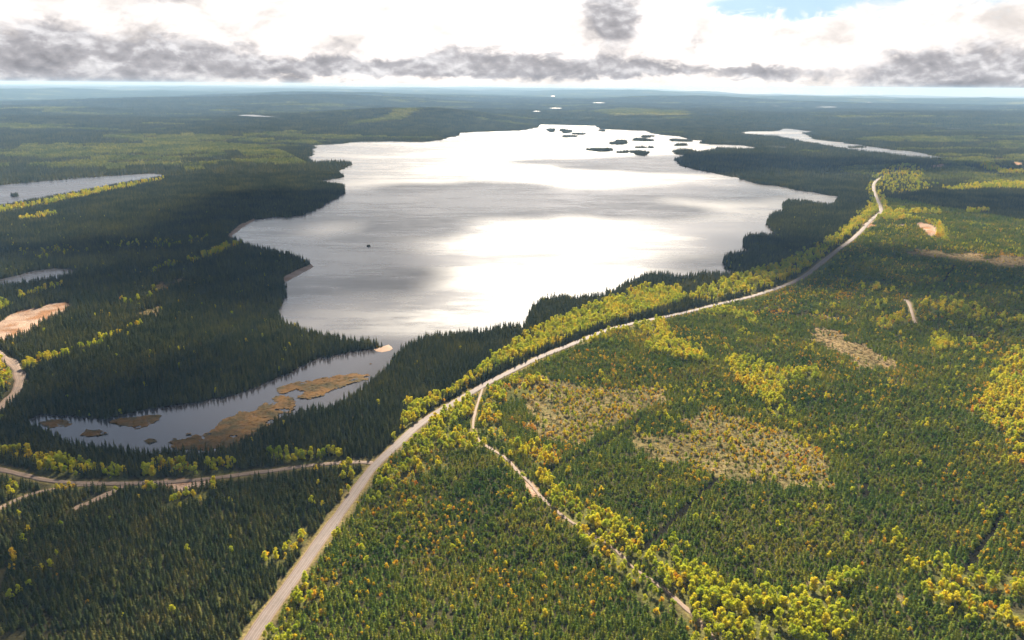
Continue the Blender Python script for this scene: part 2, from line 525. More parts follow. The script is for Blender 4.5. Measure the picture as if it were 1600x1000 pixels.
# groves of yellow leafed trees: polygon, density (share of a 3.6 m grid), orange share, name of the grove
GROVES_PX = [
    ([(630, 634), (668, 626), (700, 613), (732, 594), (780, 555), (828, 520), (866, 501), (924, 478), (972, 462), (1007, 447), (1060, 452), (1075, 470), (1033, 484),
      (985, 498), (930, 514), (880, 534), (828, 556), (790, 574), (752, 594), (720, 612), (684, 634), (645, 655), (640, 645)], .8, .04, 'lakeside strip'),
    ([(1075, 470), (1100, 450), (1164, 431), (1228, 411), (1279, 386), (1324, 354), (1343, 340), (1352, 344), (1330, 366), (1300, 388), (1275, 410), (1250, 428),
      (1228, 440), (1164, 460), (1110, 473)], .55, .02, 'olive strip'),
    ([(596, 712), (622, 680), (628, 655), (660, 630), (672, 640), (640, 672), (612, 696)], .75, .1, 'junction grove'),
    ([(672, 664), (700, 642), (737, 624), (735, 650), (705, 668), (680, 676)], .9, .08, 'wedge grove'),
    ([(626, 716), (650, 690), (680, 676), (720, 672), (738, 678), (760, 700), (740, 705), (700, 706), (660, 716), (640, 722)], .85, .15, 'wedge rows'),
    ([(596, 742), (640, 726), (700, 722), (706, 732), (660, 742), (620, 762), (590, 768)], .55, .2, 'verge scrub'),
    ([(764, 608), (800, 592), (846, 592), (856, 606), (838, 622), (800, 626), (770, 640), (790, 690), (835, 695), (870, 704), (880, 722), (845, 732),
      (800, 700), (762, 690), (748, 670), (752, 640)], .5, .45, 'track head'),
    ([(836, 745), (858, 742), (872, 762), (905, 790), (935, 800), (968, 815), (985, 826), (1005, 845), (1010, 872), (985, 880), (966, 850), (930, 828), (900, 818), (866, 795)],
     .9, .12, 'track bend'),
    ([(904, 824), (930, 826), (985, 870), (1010, 912), (1046, 940), (1062, 962), (1100, 985), (1112, 1040), (1080, 1040), (1074, 984), (1048, 950), (1020, 972), (1010, 948),
      (970, 906), (952, 884), (925, 868), (905, 856)], .5, .4, 'track west'),
    ([(1012, 868), (1036, 856), (1060, 850), (1064, 880), (1100, 892), (1110, 912), (1140, 922), (1180, 930), (1215, 925), (1240, 935), (1300, 900), (1335, 897),
      (1342, 912), (1305, 926), (1285, 960), (1320, 958), (1335, 985), (1300, 1010), (1110, 1010), (1076, 948), (1040, 920), (1020, 892)], .85, .1, 'bottom grove'),
    ([(1425, 925), (1450, 914), (1480, 916), (1510, 935), (1550, 950), (1600, 962), (1660, 985), (1660, 1010), (1590, 990), (1540, 976), (1500, 958), (1460, 945)], .7, .35, 'corner row'),
    ([(1445, 880), (1468, 878), (1500, 892), (1560, 900), (1640, 908), (1640, 938), (1580, 938), (1530, 930), (1495, 915), (1460, 905)], .6, .35, 'corner grove'),
    ([(1376, 838), (1400, 832), (1424, 858), (1444, 888), (1425, 895), (1396, 872)], .35, .3, 'trail clump'),
    ([(1515, 640), (1545, 600), (1570, 566), (1580, 548), (1640, 560), (1640, 745), (1592, 735), (1580, 700), (1560, 676), (1530, 660)], .62, .3, 'edge grove'),
    ([(1130, 566), (1160, 560), (1190, 575), (1220, 580), (1275, 580), (1284, 592), (1250, 598), (1226, 606), (1218, 622), (1226, 648), (1206, 656), (1192, 630), (1160, 610)],
     .62, .12, 'middle clumps'),
    ([(985, 506), (1032, 499), (1044, 520), (1062, 536), (1100, 548), (1110, 566), (1078, 568), (1040, 556), (1008, 552), (1012, 532)], .8, .08, 'roadside wedge'),
    ([(905, 540), (940, 526), (985, 512), (1015, 503), (1005, 514), (960, 524), (920, 540)], .7, .1, 'roadside verge'),
    ([(1090, 490), (1140, 484), (1180, 500), (1186, 510), (1150, 498)], .6, .05, 'roadside strip'),
    ([(1360, 500), (1395, 492), (1420, 488), (1415, 505), (1370, 516)], .5, .3, 'hill clumps'), ([(1452, 525), (1484, 520), (1480, 545), (1462, 556)], .6, .15, 'hill clumps'),
    ([(1426, 474), (1470, 468), (1540, 488), (1640, 512), (1640, 520), (1540, 508), (1470, 492)], .35, .1, 'hill clumps'), ([(1460, 530), (1560, 540), (1540, 552), (1470, 546)], .3, .3, 'hill clumps'),
    ([(1330, 440), (1370, 445), (1395, 460), (1350, 462)], .22, .05, 'hill clumps'),
    ([(1340, 346), (1356, 320), (1374, 300), (1392, 330), (1416, 340), (1440, 345), (1470, 350), (1476, 366), (1480, 380), (1466, 374), (1446, 344), (1400, 346), (1375, 342), (1358, 356), (1345, 372)],
     .7, .25, 'far roadside'),
    ([(1352, 300), (1366, 276), (1398, 262), (1425, 258), (1445, 270), (1440, 284), (1462, 296), (1430, 304), (1400, 306), (1384, 304), (1374, 290), (1362, 312)], .42, .05, 'far fields'),
    ([(1470, 297), (1520, 290), (1560, 287), (1640, 290), (1640, 299), (1560, 296), (1490, 300)], .8, .05, 'far fields'),
    ([(1400, 328), (1470, 332), (1470, 336), (1400, 335)], .8, .05, 'far fields'), ([(1508, 330), (1545, 331), (1545, 334), (1510, 334)], .8, .05, 'far fields'),
    ([(1530, 255), (1550, 258), (1570, 268), (1640, 270), (1640, 274), (1565, 272), (1540, 266)], .8, .05, 'far fields'),
    ([(50, 720), (80, 716), (120, 722), (148, 730), (150, 742), (110, 746), (60, 740)], .85, .1, 'side road row'), ([(-20, 704), (30, 706), (62, 712), (60, 722), (0, 716)], .6, .1, 'side road row'),
    ([(157, 731), (198, 738), (200, 748), (165, 748)], .6, .1, 'side road row'), ([(218, 728), (243, 728), (244, 748), (220, 748)], .8, 0, 'side road row'),
    ([(246, 722), (280, 724), (320, 738), (318, 744), (250, 740)], .7, .5, 'side road row'), ([(326, 728), (366, 726), (370, 740), (330, 742)], .75, .1, 'side road row'),
    ([(420, 708), (450, 708), (475, 712), (536, 708), (540, 720), (480, 726), (424, 721)], .7, .1, 'side road row'), ([(75, 758), (140, 754), (140, 762), (90, 768)], .5, .3, 'side road row'),
    ([(212, 758), (240, 756), (245, 772), (230, 776)], .6, .3, 'side road row'), ([(250, 790), (275, 780), (300, 775), (335, 758), (340, 766), (308, 786), (270, 796)], .55, .1, 'side road row'),
    ([(10, 758), (38, 760), (40, 772), (12, 778)], .6, 0, 'side road row'), ([(520, 726), (560, 728), (570, 740), (545, 765), (525, 755)], .4, .2, 'junction scrub'),
    ([(412, 885), (420, 866), (440, 860), (455, 846), (470, 822), (486, 830), (470, 862), (450, 872), (430, 890)], .6, .15, 'west verge'), ([(392, 950), (400, 930), (412, 935), (402, 965), (392, 968)], .6, .3, 'west verge'),
    ([(384, 990), (400, 980), (404, 1000), (384, 1010)], .5, .1, 'west verge'), ([(461, 940), (478, 902), (486, 905), (484, 925), (504, 935), (500, 945), (470, 952)], .85, .4, 'east verge clump'),
    ([(412, 992), (440, 984), (464, 988), (462, 1010), (410, 1010)], .8, .3, 'east verge clump'), ([(535, 850), (560, 838), (575, 845), (560, 860), (585, 868), (560, 872)], .25, .8, 'plantation dots'),
    ([(28, 573), (60, 562), (112, 550), (110, 558), (60, 574), (34, 580)], .75, .25, 'pit rows'), ([(122, 544), (160, 534), (162, 540), (126, 550)], .6, .2, 'pit rows'),
    ([(160, 527), (200, 512), (226, 503), (225, 508), (190, 522), (165, 533)], .6, .1, 'pit rows'), ([(28, 466), (60, 457), (98, 446), (98, 450), (60, 464), (34, 470)], .8, .3, 'pit rows'),
    ([(-40, 476), (0, 473), (26, 478), (4, 488), (-40, 488)], .6, .2, 'pit rows'), ([(215, 428), (250, 416), (300, 406), (298, 411), (250, 424), (222, 434)], .35, .3, 'pit rows'), ([(-30, 560), (14, 568), (22, 590), (8, 618), (-30, 600)], .6, .4, 'pit rows'),
    ([(296, 408), (340, 392), (372, 378), (376, 384), (345, 398), (300, 414)], .5, .1, 'pit rows'), ([(150, 386), (260, 378), (330, 372), (330, 380), (240, 392)], .16, .1, 'pit rows'),
    ([(20, 395), (110, 385), (140, 395), (60, 408)], .18, .15, 'pit rows'), ([(170, 470), (250, 452), (280, 456), (190, 482)], .14, .4, 'pit rows'),
    ([(-120, 352), (0, 329), (80, 313), (128, 304), (180, 294), (237, 284), (256, 280), (254, 284), (200, 296), (110, 314), (0, 336), (-120, 362)], .7, .1, 'far lake strip'),
    ([(30, 342), (95, 333), (90, 338), (30, 347)], .5, .0, 'far lake strip'),
]
# far bands of light green woods, sunlit strips put into their colour (photograph pixels)
BANDS_PX = [
    [(150, 213), (240, 211), (358, 213), (350, 220), (260, 223), (180, 218)], [(371, 236), (410, 233), (445, 236), (445, 248), (410, 245), (380, 246)], [(189, 248), (240, 244), (288, 249), (288, 254), (220, 253)],
    [(225, 238), (280, 233), (330, 234), (320, 240), (260, 246)], [(272, 251), (295, 255), (310, 264), (300, 271), (288, 264)], [(20, 229), (100, 226), (165, 231), (140, 234), (60, 234)], [(-80, 240), (-10, 238), (60, 240), (0, 244)],
    [(548, 191), (600, 184), (640, 179), (680, 179), (640, 184), (600, 190), (540, 197)], [(930, 174), (970, 170), (1010, 172), (1060, 173), (1078, 179), (1040, 181), (990, 180), (950, 180)],
    [(360, 214), (420, 206), (500, 204), (430, 211)], [(0, 172), (60, 168), (150, 168), (80, 173)],
]
MARSH_PX = [
    [(430, 612), (436, 605), (462, 597), (490, 594), (520, 588), (545, 585), (578, 584), (577, 592), (560, 597), (545, 601), (520, 610), (500, 620), (480, 624), (462, 622),
     (478, 612), (462, 608), (440, 617)],
    [(436, 618), (460, 622), (462, 640), (448, 652), (425, 664), (405, 676), (386, 688), (366, 700), (350, 704), (330, 706), (308, 704), (300, 696), (322, 678), (340, 664), (352, 654),
     (374, 642), (392, 644), (410, 632)],
    [(262, 690), (290, 678), (312, 680), (325, 696), (300, 704), (270, 702)],
    [(170, 659), (192, 653), (224, 651), (252, 649), (250, 656), (232, 666), (215, 673), (206, 667), (186, 666)],
    [(58, 660), (80, 656), (106, 657), (114, 664), (96, 668), (74, 668)], [(128, 677), (140, 670), (158, 673), (172, 678), (150, 682), (132, 682)], [(574, 567), (579, 566), (583, 568), (578, 570)],
    [(225, 689), (236, 685), (247, 690), (234, 695)],
]
BEACH_PX = [
    [(439, 438), (447, 430), (468, 420.5), (487, 412), (490, 417), (470, 428), (446, 441)], [(584, 546), (598, 541.5), (607, 538.5), (612, 542), (609, 548), (597, 550.5), (588, 549)],
    [(355, 374), (357, 366), (374, 351.5), (398, 341), (398, 344.5), (378, 356), (363, 368), (366, 377)],
]

road_g = chaikin(G(ROAD_PX), 2)
side_g = chaikin(G(SIDE_ROAD_PX), 2)
track_g = chaikin(G(TRACK_PX), 2)
branch_g = chaikin(G(BRANCH_PX), 2)
pit_g = chaikin(G(PIT_ROAD_PX), 2)
diag_g = chaikin(G(DIAG_PX), 2)
spur_g = chaikin(G(SPUR_PX), 2)
cuts_g = [G(c) for c in CUT_PX]
ROADS = [(road_g, 3.9), (side_g, 3.0), (track_g, 1.6), (branch_g, 1.8), (pit_g, 5.5), (spur_g, 2.2), (diag_g, 4.0)]
sand_g = [ragged(G(p), lambda a: max(3.0, math.hypot(*a) * .006), .6, 30 + i) for i, p in enumerate(SAND_PX)]
clear_g = [ragged(G(p), lambda a: max(3.0, math.hypot(*a) * .008), .8, 60 + i) for i, p in enumerate(CLEAR_PX)]
grove_g = [(ragged(G(p), lambda a: max(4.0, math.hypot(*a) * .008), .7, 90 + i), d, o, nm) for i, (p, d, o, nm) in enumerate(GROVES_PX)]
band_g = [ragged(G(p), lambda a: max(4.0, math.hypot(*a) * .01), .8, 160 + i) for i, p in enumerate(BANDS_PX)]
marsh_g = [ragged(G0(*np.array(p).T), 3.0, .9, 190 + i) for i, p in enumerate(MARSH_PX)]
beach_g = [ragged(G0(*np.array(p).T), 5.0, .3, 230 + i) for i, p in enumerate(BEACH_PX)]


def warp(x, y):
    """wandering outlines for what nobody laid out with a ruler"""
    r = np.hypot(x, y)
    k = np.clip(r / 700.0, .7, 3.0)
    return (x + ((fbm(x, y, 26.0, 3, 201) - .5) * 26 + (fbm(x, y, 6.0, 2, 203) - .5) * 7) * k,
            y + ((fbm(x, y, 26.0, 3, 207) - .5) * 30 + (fbm(x, y, 6.0, 2, 209) - .5) * 8) * k)


def any_inside(polys, x, y):
    m = np.zeros(x.shape, bool)
    for p in polys:
        m |= inside(p, x, y)
    return m


# ---------------------------------------------------------------- materials
def material(name):
    m = bpy.data.materials.new(name)
    m.use_nodes = True
    m.node_tree.nodes.clear()
    return m, NT(m.node_tree)


def foliage(name, stops, trans=0.3, tcol=None, big=90.0):
    """leaf material: tint differs from tree to tree and drifts over the land"""
    m, N = material(name)
    at = N.n('ShaderNodeAttribute', attribute_name='tint')
    oi = N.n('ShaderNodeObjectInfo')
    geo = N.n('ShaderNodeNewGeometry')
    nz = N.noise(geo.outputs['Position'], 1.0 / big, 3.0, 0.6)
    nf = N.noise(geo.outputs['Position'], 0.9, 1.0, 0.5)
    f = N.m('MULTIPLY', at.outputs['Fac'], 0.42)
    f = N.m('MULTIPLY_ADD', oi.outputs['Random'], 0.22, f)
    f = N.m('ADD', f, N.m('MULTIPLY', N.m('SUBTRACT', nz, 0.36), 1.15))
    f = N.m('ADD', f, N.m('MULTIPLY', N.m('SUBTRACT', nf, 0.5), 0.30), clamp=True)
    col = N.ramp(f, stops)
    d = N.n('ShaderNodeBsdfDiffuse')
    N.l(col, d.inputs[0])
    t = N.n('ShaderNodeBsdfTranslucent')
    if tcol:
        N.l(N.mix(0.75, col, tcol, 'MULTIPLY'), t.inputs[0])
    else:
        N.l(col, t.inputs[0])
    mx = N.n('ShaderNodeMixShader')
    mx.inputs[0].default_value = trans
    N.l(d.outputs[0], mx.inputs[1])
    N.l(t.outputs[0], mx.inputs[2])
    o = N.n('ShaderNodeOutputMaterial')
    N.l(mx.outputs[0], o.inputs[0])
    return m


def rough_mat(name, stops, scale, detail=5.0, rough=0.9, bump=0.3, bump_scale=None, attr=None):
    m, N = material(name)
    geo = N.n('ShaderNodeNewGeometry')
    nz = N.noise(geo.outputs['Position'], scale, detail, 0.6)
    col = N.ramp(nz, stops)
    p = N.n('ShaderNodeBsdfPrincipled')
    N.l(col, p.inputs['Base Color'])
    p.inputs['Roughness'].default_value = rough
    p.inputs['Specular IOR Level'].default_value = 0.2
    if bump:
        b = N.n('ShaderNodeBump')
        b.inputs['Strength'].default_value = bump
        b.inputs['Distance'].default_value = 0.3
        N.l(N.noise(geo.outputs['Position'], bump_scale or scale * 4, 4.0), b.inputs['Height'])
        N.l(b.outputs[0], p.inputs['Normal'])
    o = N.n('ShaderNodeOutputMaterial')
    N.l(p.outputs[0], o.inputs[0])
    return m


M_OLD = foliage('spruce_needles', [(0.1, (0.044, 0.066, 0.028)), (0.5, (0.098, 0.112, 0.042)), (0.9, (0.20, 0.18, 0.046))], 0.34)
M_YOUNG = foliage('young_needles', [(0.05, (0.065, 0.125, 0.022)), (0.4, (0.15, 0.205, 0.03)), (0.7, (0.28, 0.28, 0.034)), (1.0, (0.46, 0.31, 0.038))], 0.36, None, 60.0)
M_MID = foliage('spruce_needles', [(0.05, (0.036, 0.062, 0.024)), (0.5, (0.095, 0.112, 0.034)), (0.9, (0.20, 0.165, 0.04))], 0.34, None, 45.0)
M_BIRCH = foliage('birch_leaves', [(0.1, (0.30, 0.38, 0.03)), (0.45, (0.56, 0.55, 0.035)), (0.7, (0.74, 0.60, 0.035)), (0.95, (0.72, 0.46, 0.03))], 0.5, None, 40.0)
M_FARLEAF = foliage('far_leaves', [(0.1, (0.09, 0.13, 0.03)), (0.5, (0.19, 0.21, 0.045)), (0.9, (0.36, 0.33, 0.055))], 0.4, None, 200.0)
M_GOLD = foliage('autumn_leaves', [(0.1, (0.62, 0.52, 0.03)), (0.5, (0.72, 0.46, 0.03)), (0.9, (0.68, 0.27, 0.035))], 0.48, None, 40.0)
M_SLASH = foliage('dry_twigs', [(0.1, (0.06, 0.05, 0.024)), (0.5, (0.125, 0.092, 0.04)), (0.9, (0.22, 0.16, 0.075))], 0.15, None, 30.0)
M_BARK = rough_mat('bark', [(0.3, (0.05, 0.035, 0.025)), (0.7, (0.10, 0.075, 0.055))], 2.0)
M_BIRCHBARK = rough_mat('birch_bark', [(0.35, (0.10, 0.09, 0.08)), (0.5, (0.55, 0.52, 0.47)), (0.8, (0.62, 0.6, 0.55))], 2.0)
M_MARSH = rough_mat('marsh_sedge', [(0.25, (0.035, 0.035, 0.015)), (0.42, (0.11, 0.075, 0.022)), (0.58, (0.215, 0.105, 0.024)), (0.75, (0.24, 0.14, 0.04))], 0.06, 7.0, 0.95, 0.5, 1.0)
M_SAND = rough_mat('sand', [(0.3, (0.24, 0.14, 0.085)), (0.5, (0.33, 0.22, 0.15)), (0.72, (0.42, 0.31, 0.23))], 0.05, 7.0, 0.95, 0.3, 0.6)


def ground_material():
    m, N = material('forest_floor')
    at = N.n('ShaderNodeAttribute', attribute_name='land')
    geo = N.n('ShaderNodeNewGeometry')
    pos = geo.outputs['Position']
    n1 = N.noise(pos, 0.55, 6.0, 0.65)
    n2 = N.noise(pos, 0.012, 6.0, 0.6)
    v = N.m('MULTIPLY', N.smooth(n1, 0.25, 0.75, 0.62, 1.38), N.smooth(n2, 0.3, 0.7, 0.78, 1.25))
    hs = N.n('ShaderNodeHueSaturation')
    N.l(at.outputs['Color'], hs.inputs['Color'])
    N.l(v, hs.inputs['Value'])
    p = N.n('ShaderNodeBsdfPrincipled')
    N.l(hs.outputs[0], p.inputs['Base Color'])
    p.inputs['Roughness'].default_value = 1.0
    p.inputs['Specular IOR Level'].default_value = 0.0
    b = N.n('ShaderNodeBump')
    b.inputs['Strength'].default_value = 0.5
    b.inputs['Distance'].default_value = 14.0
    N.l(N.noise(pos, 0.02, 6.0, 0.7), b.inputs['Height'])
    b2 = N.n('ShaderNodeBump')
    b2.inputs['Strength'].default_value = 0.5
    b2.inputs['Distance'].default_value = 0.5
    N.l(n1, b2.inputs['Height'])
    N.l(b.outputs[0], b2.inputs['Normal'])
    N.l(b2.outputs[0], p.inputs['Normal'])
    o = N.n('ShaderNodeOutputMaterial')
    N.l(p.outputs[0], o.inputs[0])
    return m


def water_material(name, rough_lo, rough_hi, base):
    m, N = material(name)
    geo = N.n('ShaderNodeNewGeometry')
    mp = N.n('ShaderNodeMapping')
    mp.inputs['Rotation'].default_value = (0, 0, 0.15)
    mp.inputs['Scale'].default_value = (0.35, 1.0, 1.0)
    N.l(geo.outputs['Position'], mp.inputs[0])
    wind = N.noise(mp.outputs[0], 0.0035, 5.0, 0.6, 0.4)
    streak = N.noise(mp.outputs[0], 0.02, 4.0, 0.6)
    fine = N.noise(mp.outputs[0], 0.07, 3.0, 0.65)
    w = N.smooth(N.m('ADD', N.m('MULTIPLY', wind, 0.5), N.m('ADD', N.m('MULTIPLY', streak, 0.3), N.m('MULTIPLY', fine, 0.2))), 0.38, 0.62)
    rough = N.m('MULTIPLY_ADD', w, rough_hi - rough_lo, rough_lo)
    # the narrow inlet lies sheltered behind its woods: calmer water
    ps = N.n('ShaderNodeSeparateXYZ')
    N.l(geo.outputs['Position'], ps.inputs[0])
    calm = N.smooth(ps.outputs[1], 800.0, 930.0, 0.22, 1.0)
    rough = N.m('MULTIPLY', rough, calm)
    p = N.n('ShaderNodeBsdfPrincipled')
    p.inputs['Base Color'].default_value = (*base, 1)
    p.inputs['IOR'].default_value = 1.33
    N.l(rough, p.inputs['Roughness'])
    b = N.n('ShaderNodeBump')
    b.inputs['Strength'].default_value = 0.2
    b.inputs['Distance'].default_value = 0.5
    N.l(N.noise(geo.outputs['Position'], 0.22, 5.0, 0.65), b.inputs['Height'])
    N.l(b.outputs[0], p.inputs['Normal'])
    o = N.n('ShaderNodeOutputMaterial')
    N.l(p.outputs[0], o.inputs[0])
    return m


M_GROUND = ground_material()
M_WATER = water_material('lake_water', 0.20, 0.36, (0.034, 0.030, 0.032))


def road_material(name, a, b, c):
    m, N = material(name)
    at = N.n('ShaderNodeAttribute', attribute_name='across')
    geo = N.n('ShaderNodeNewGeometry')
    n1 = N.noise(geo.outputs['Position'], 0.5, 6.0, 0.65)
    n2 = N.noise(geo.outputs['Position'], 0.06, 4.0, 0.6)
    ac = N.m('ADD', at.outputs['Fac'], N.m('MULTIPLY', N.m('SUBTRACT', n2, 0.5), 0.25))
    # two pairs of wheel tracks, packed paler than the loose gravel between them
    t = N.m('ABSOLUTE', N.m('SUBTRACT', N.m('ABSOLUTE', N.m('SUBTRACT', N.m('ABSOLUTE', ac), 0.45)), 0.17))
    track = N.smooth(t, 0.03, 0.12, 1.0, 0.0)
    edge = N.smooth(N.m('ABSOLUTE', ac), 0.75, 1.0)
    col = N.mix(N.smooth(n1, 0.3, 0.7), a, b)
    col = N.mix(N.m('MULTIPLY', track, 0.6), col, c)
    col = N.mix(N.smooth(n2, 0.45, 0.7, 0.0, 0.45), col, (0.10, 0.075, 0.06))
    col = N.mix(N.m('MULTIPLY', edge, 0.6), col, (0.30, 0.20, 0.13))
    p = N.n('ShaderNodeBsdfPrincipled')
    N.l(col, p.inputs['Base Color'])
    p.inputs['Roughness'].default_value = 0.75
    p.inputs['Specular IOR Level'].default_value = 0.3
    o = N.n('ShaderNodeOutputMaterial')
    N.l(p.outputs[0], o.inputs[0])
    return m


M_ROAD = road_material('gravel', (0.125, 0.088, 0.07), (0.165, 0.122, 0.10), (0.23, 0.175, 0.147))
M_TRACK = road_material('dirt', (0.15, 0.095, 0.055), (0.23, 0.15, 0.095), (0.30, 0.20, 0.14))


# ---------------------------------------------------------------- object helpers
def link(name, me, mat=None, parent=None, kind=None, label=None, cat=None, group=None):
    o = bpy.data.objects.new(name, me)
    COL.objects.link(o)
    if mat is not None and me is not None:
        me.materials.append(mat)
    if parent is not None:
        o.parent = parent
    for k, v in (('kind', kind), ('label', label), ('category', cat), ('group', group)):
        if v:
            o[k] = v
    return o


def grid_mesh(name, P, nr, nc, wrap=False):
    """P: (nr*nc, 3) points in rows"""
    me = bpy.data.meshes.new(name)
    i = np.arange(nr * nc).reshape(nr, nc)
    if wrap:
        j = np.concatenate([i, i[:, :1]], 1)
    else:
        j = i
    q = np.stack([j[:-1, :-1], j[:-1, 1:], j[1:, 1:], j[1:, :-1]], -1).reshape(-1, 4)
    me.vertices.add(len(P))
    me.vertices.foreach_set('co', P.astype(np.float32).ravel())
    me.loops.add(q.size)
    me.loops.foreach_set('vertex_index', q.astype(np.int32).ravel())
    me.polygons.add(len(q))
    me.polygons.foreach_set('loop_start', np.arange(0, q.size, 4, dtype=np.int32))
    me.update(calc_edges=True)
    me.polygons.foreach_set('use_smooth', np.ones(len(q), bool))
    return me


def face_mesh(name, V, faces, tint=None, mat_idx=None):
    me = bpy.data.meshes.new(name)
    me.from_pydata([tuple(v) for v in V], [], [tuple(f) for f in faces])
    if tint is not None:
        a = me.attributes.new('tint', 'FLOAT', 'POINT')
        a.data.foreach_set('value', np.asarray(tint, np.float32))
    if mat_idx is not None:
        me.polygons.foreach_set('material_index', np.asarray(mat_idx, np.int32))
    me.update()
    return me


def sheet(name, outline, z, mat, kind='structure', holes=(), label=None, cat=None, group=None):
    """flat sheet filled inside an outline, at level Z (number or function)"""
    bm = bmesh.new()
    edges = []
    for ring in [outline] + list(holes):
        vs = [bm.verts.new((p[0], p[1], 0.0)) for p in ring]
        for a, b in zip(vs, vs[1:] + vs[:1]):
            edges.append(bm.edges.new((a, b)))
    bmesh.ops.triangle_fill(bm, use_beauty=True, use_dissolve=False, edges=edges, normal=(0, 0, 1))
    for f in bm.faces:
        if f.normal.z < 0:
            f.normal_flip()
    me = bpy.data.meshes.new(name)
    bm.to_mesh(me)
    bm.free()
    co = np.empty(len(me.vertices) * 3, np.float32)
    me.vertices.foreach_get('co', co)
    co = co.reshape(-1, 3)
    co[:, 2] = z(co[:, 0], co[:, 1]) if callable(z) else z
    me.vertices.foreach_set('co', co.ravel())
    me.update()
    return link(name, me, mat, kind=kind, label=label, cat=cat, group=group)


# ---------------------------------------------------------------- the ground
def mask_leafy(x, y):
    """0..1: share of leaf trees in the far woods (lighter woodland, with sunlit strips put into its colour)"""
    r = np.hypot(x, y)
    px, py, _ = project(x, y, np.zeros_like(x))
    w = sstep(r, 1700, 2600)
    reg = np.zeros_like(x)
    # the broken belts of leaf trees and painted sunlight right of the long lake and left of the lake
    reg = np.maximum(reg, 0.85 * sstep(x / np.maximum(y, 1), 0.36, 0.48) * sstep(r, 2300, 2700) * (1 - sstep(r, 5200, 6500)))
    reg = np.maximum(reg, 0.62 * sstep(-x / np.maximum(y, 1), 0.18, 0.26) * sstep(r, 2700, 3300) * (1 - sstep(r, 4300, 5200)))
    reg = np.maximum(reg, 0.22 * sstep(r, 2500, 4500))
    n = fbm(x * 0.33, y * 1.0, 230.0, 5, 41)
    return w * sstep(n + 0.42 * reg - 0.70, 0.0, 0.18)


def build_ground():
    fine = np.radians(np.arange(-44, 44.01, 0.125))
    coarse = np.radians(np.arange(48, 312.1, 6.0))
    ang = np.concatenate([fine, coarse])
    r = [60.0]
    while r[-1] < 72000:
        rr = r[-1]
        r.append(rr * (1.05 if rr < 300 else 1.0065))
    r = np.array(r)
    A, R = np.meshgrid(ang, r)
    x = (R * np.sin(A)).ravel()
    y = (R * np.cos(A)).ravel()
    z = height(x, y)
    rr = np.hypot(x, y)
    col = np.empty((len(x), 3))
    soil = np.array([0.052, 0.046, 0.022])
    farc = np.array([0.030, 0.042, 0.024])
    t = sstep(rr, 2500, 7000)[:, None]
    col[:] = soil * (1 - t) + farc * t
    # right of the road the floor under the plantation is dry grass and heather
    lf = mask_leafy(x, y)[:, None]
    col = col * (1 - lf) + np.array([0.12, 0.125, 0.04]) * lf
    b = any_inside(band_g, x, y)
    col[b] = np.array([0.22, 0.20, 0.05])  # paler woods and their sunlit strips painted into the ground colour
    near_m = rr < 4500
    xn, yn = x[near_m], y[near_m]
    cn = col[near_m]
    dr = seg_dist(road_g, xn, yn, False, 60.0)
    k = fbm(xn, yn, 9.0, 3, 51)
    verge = np.clip(1 - (dr - 4.5) / (5.5 + 8 * (k - .5)), 0, 1)[:, None] * 0.85
    cn = cn * (1 - verge) + np.array([0.22, 0.17, 0.07]) * verge
    for pl, w in ((side_g, 3.0), (track_g, 2.0), (branch_g, 2.0), (spur_g, 2.0)):
        d2 = seg_dist(pl, xn, yn, False, 30.0)
        v2 = np.clip(1 - (d2 - w) / (3.5 + 5 * (k - .5)), 0, 1)[:, None] * 0.7
        cn = cn * (1 - v2) + np.array([0.20, 0.16, 0.06]) * v2
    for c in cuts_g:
        cn[seg_dist(c, xn, yn, False, 12.0) < 2.6] = np.array([0.014, 0.013, 0.009])  # shade along the cut lines painted as near-black ground
    for g, d, o, nm in grove_g:
        mi = inside(g, xn, yn)
        cn[mi] = 0.45 * cn[mi] + 0.55 * np.array([0.13, 0.13, 0.035])
    cl = fbm(xn, yn, 14.0, 4, 52)[:, None]
    xw, yw = warp(xn, yn)
    for i, g in enumerate(clear_g):
        mi = inside(g, xw, yw)
        a = np.array([0.29, 0.19, 0.095]) if i in SPARSE else np.array([0.19, 0.14, 0.06])
        bcol = np.array([0.09, 0.088, 0.033])
        sk = np.sin((xn * .8 + yn * .6) * .55 + 9 * fbm(xn, yn, 60.0, 2, 57))
        sk = sstep(sk, .55, .95)[:, None] * .5
        cc = a * cl + bcol * (1 - cl)
        cn[mi] = (cc * (1 - sk) + np.array([0.24, 0.165, 0.08]) * sk)[mi]
    for g in sand_g:
        mi = inside(g, xn, yn)
        a = np.array([0.36, 0.25, 0.18])
        bcol = np.array([0.27, 0.14, 0.07])
        s = sstep(cl, .3, .6)
        cn[mi] = (a * s + bcol * (1 - s))[mi]
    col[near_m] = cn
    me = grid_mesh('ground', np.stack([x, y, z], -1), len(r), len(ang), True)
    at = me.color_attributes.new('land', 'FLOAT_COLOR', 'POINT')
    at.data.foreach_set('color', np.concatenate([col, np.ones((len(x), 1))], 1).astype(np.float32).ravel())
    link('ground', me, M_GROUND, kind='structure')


build_ground()

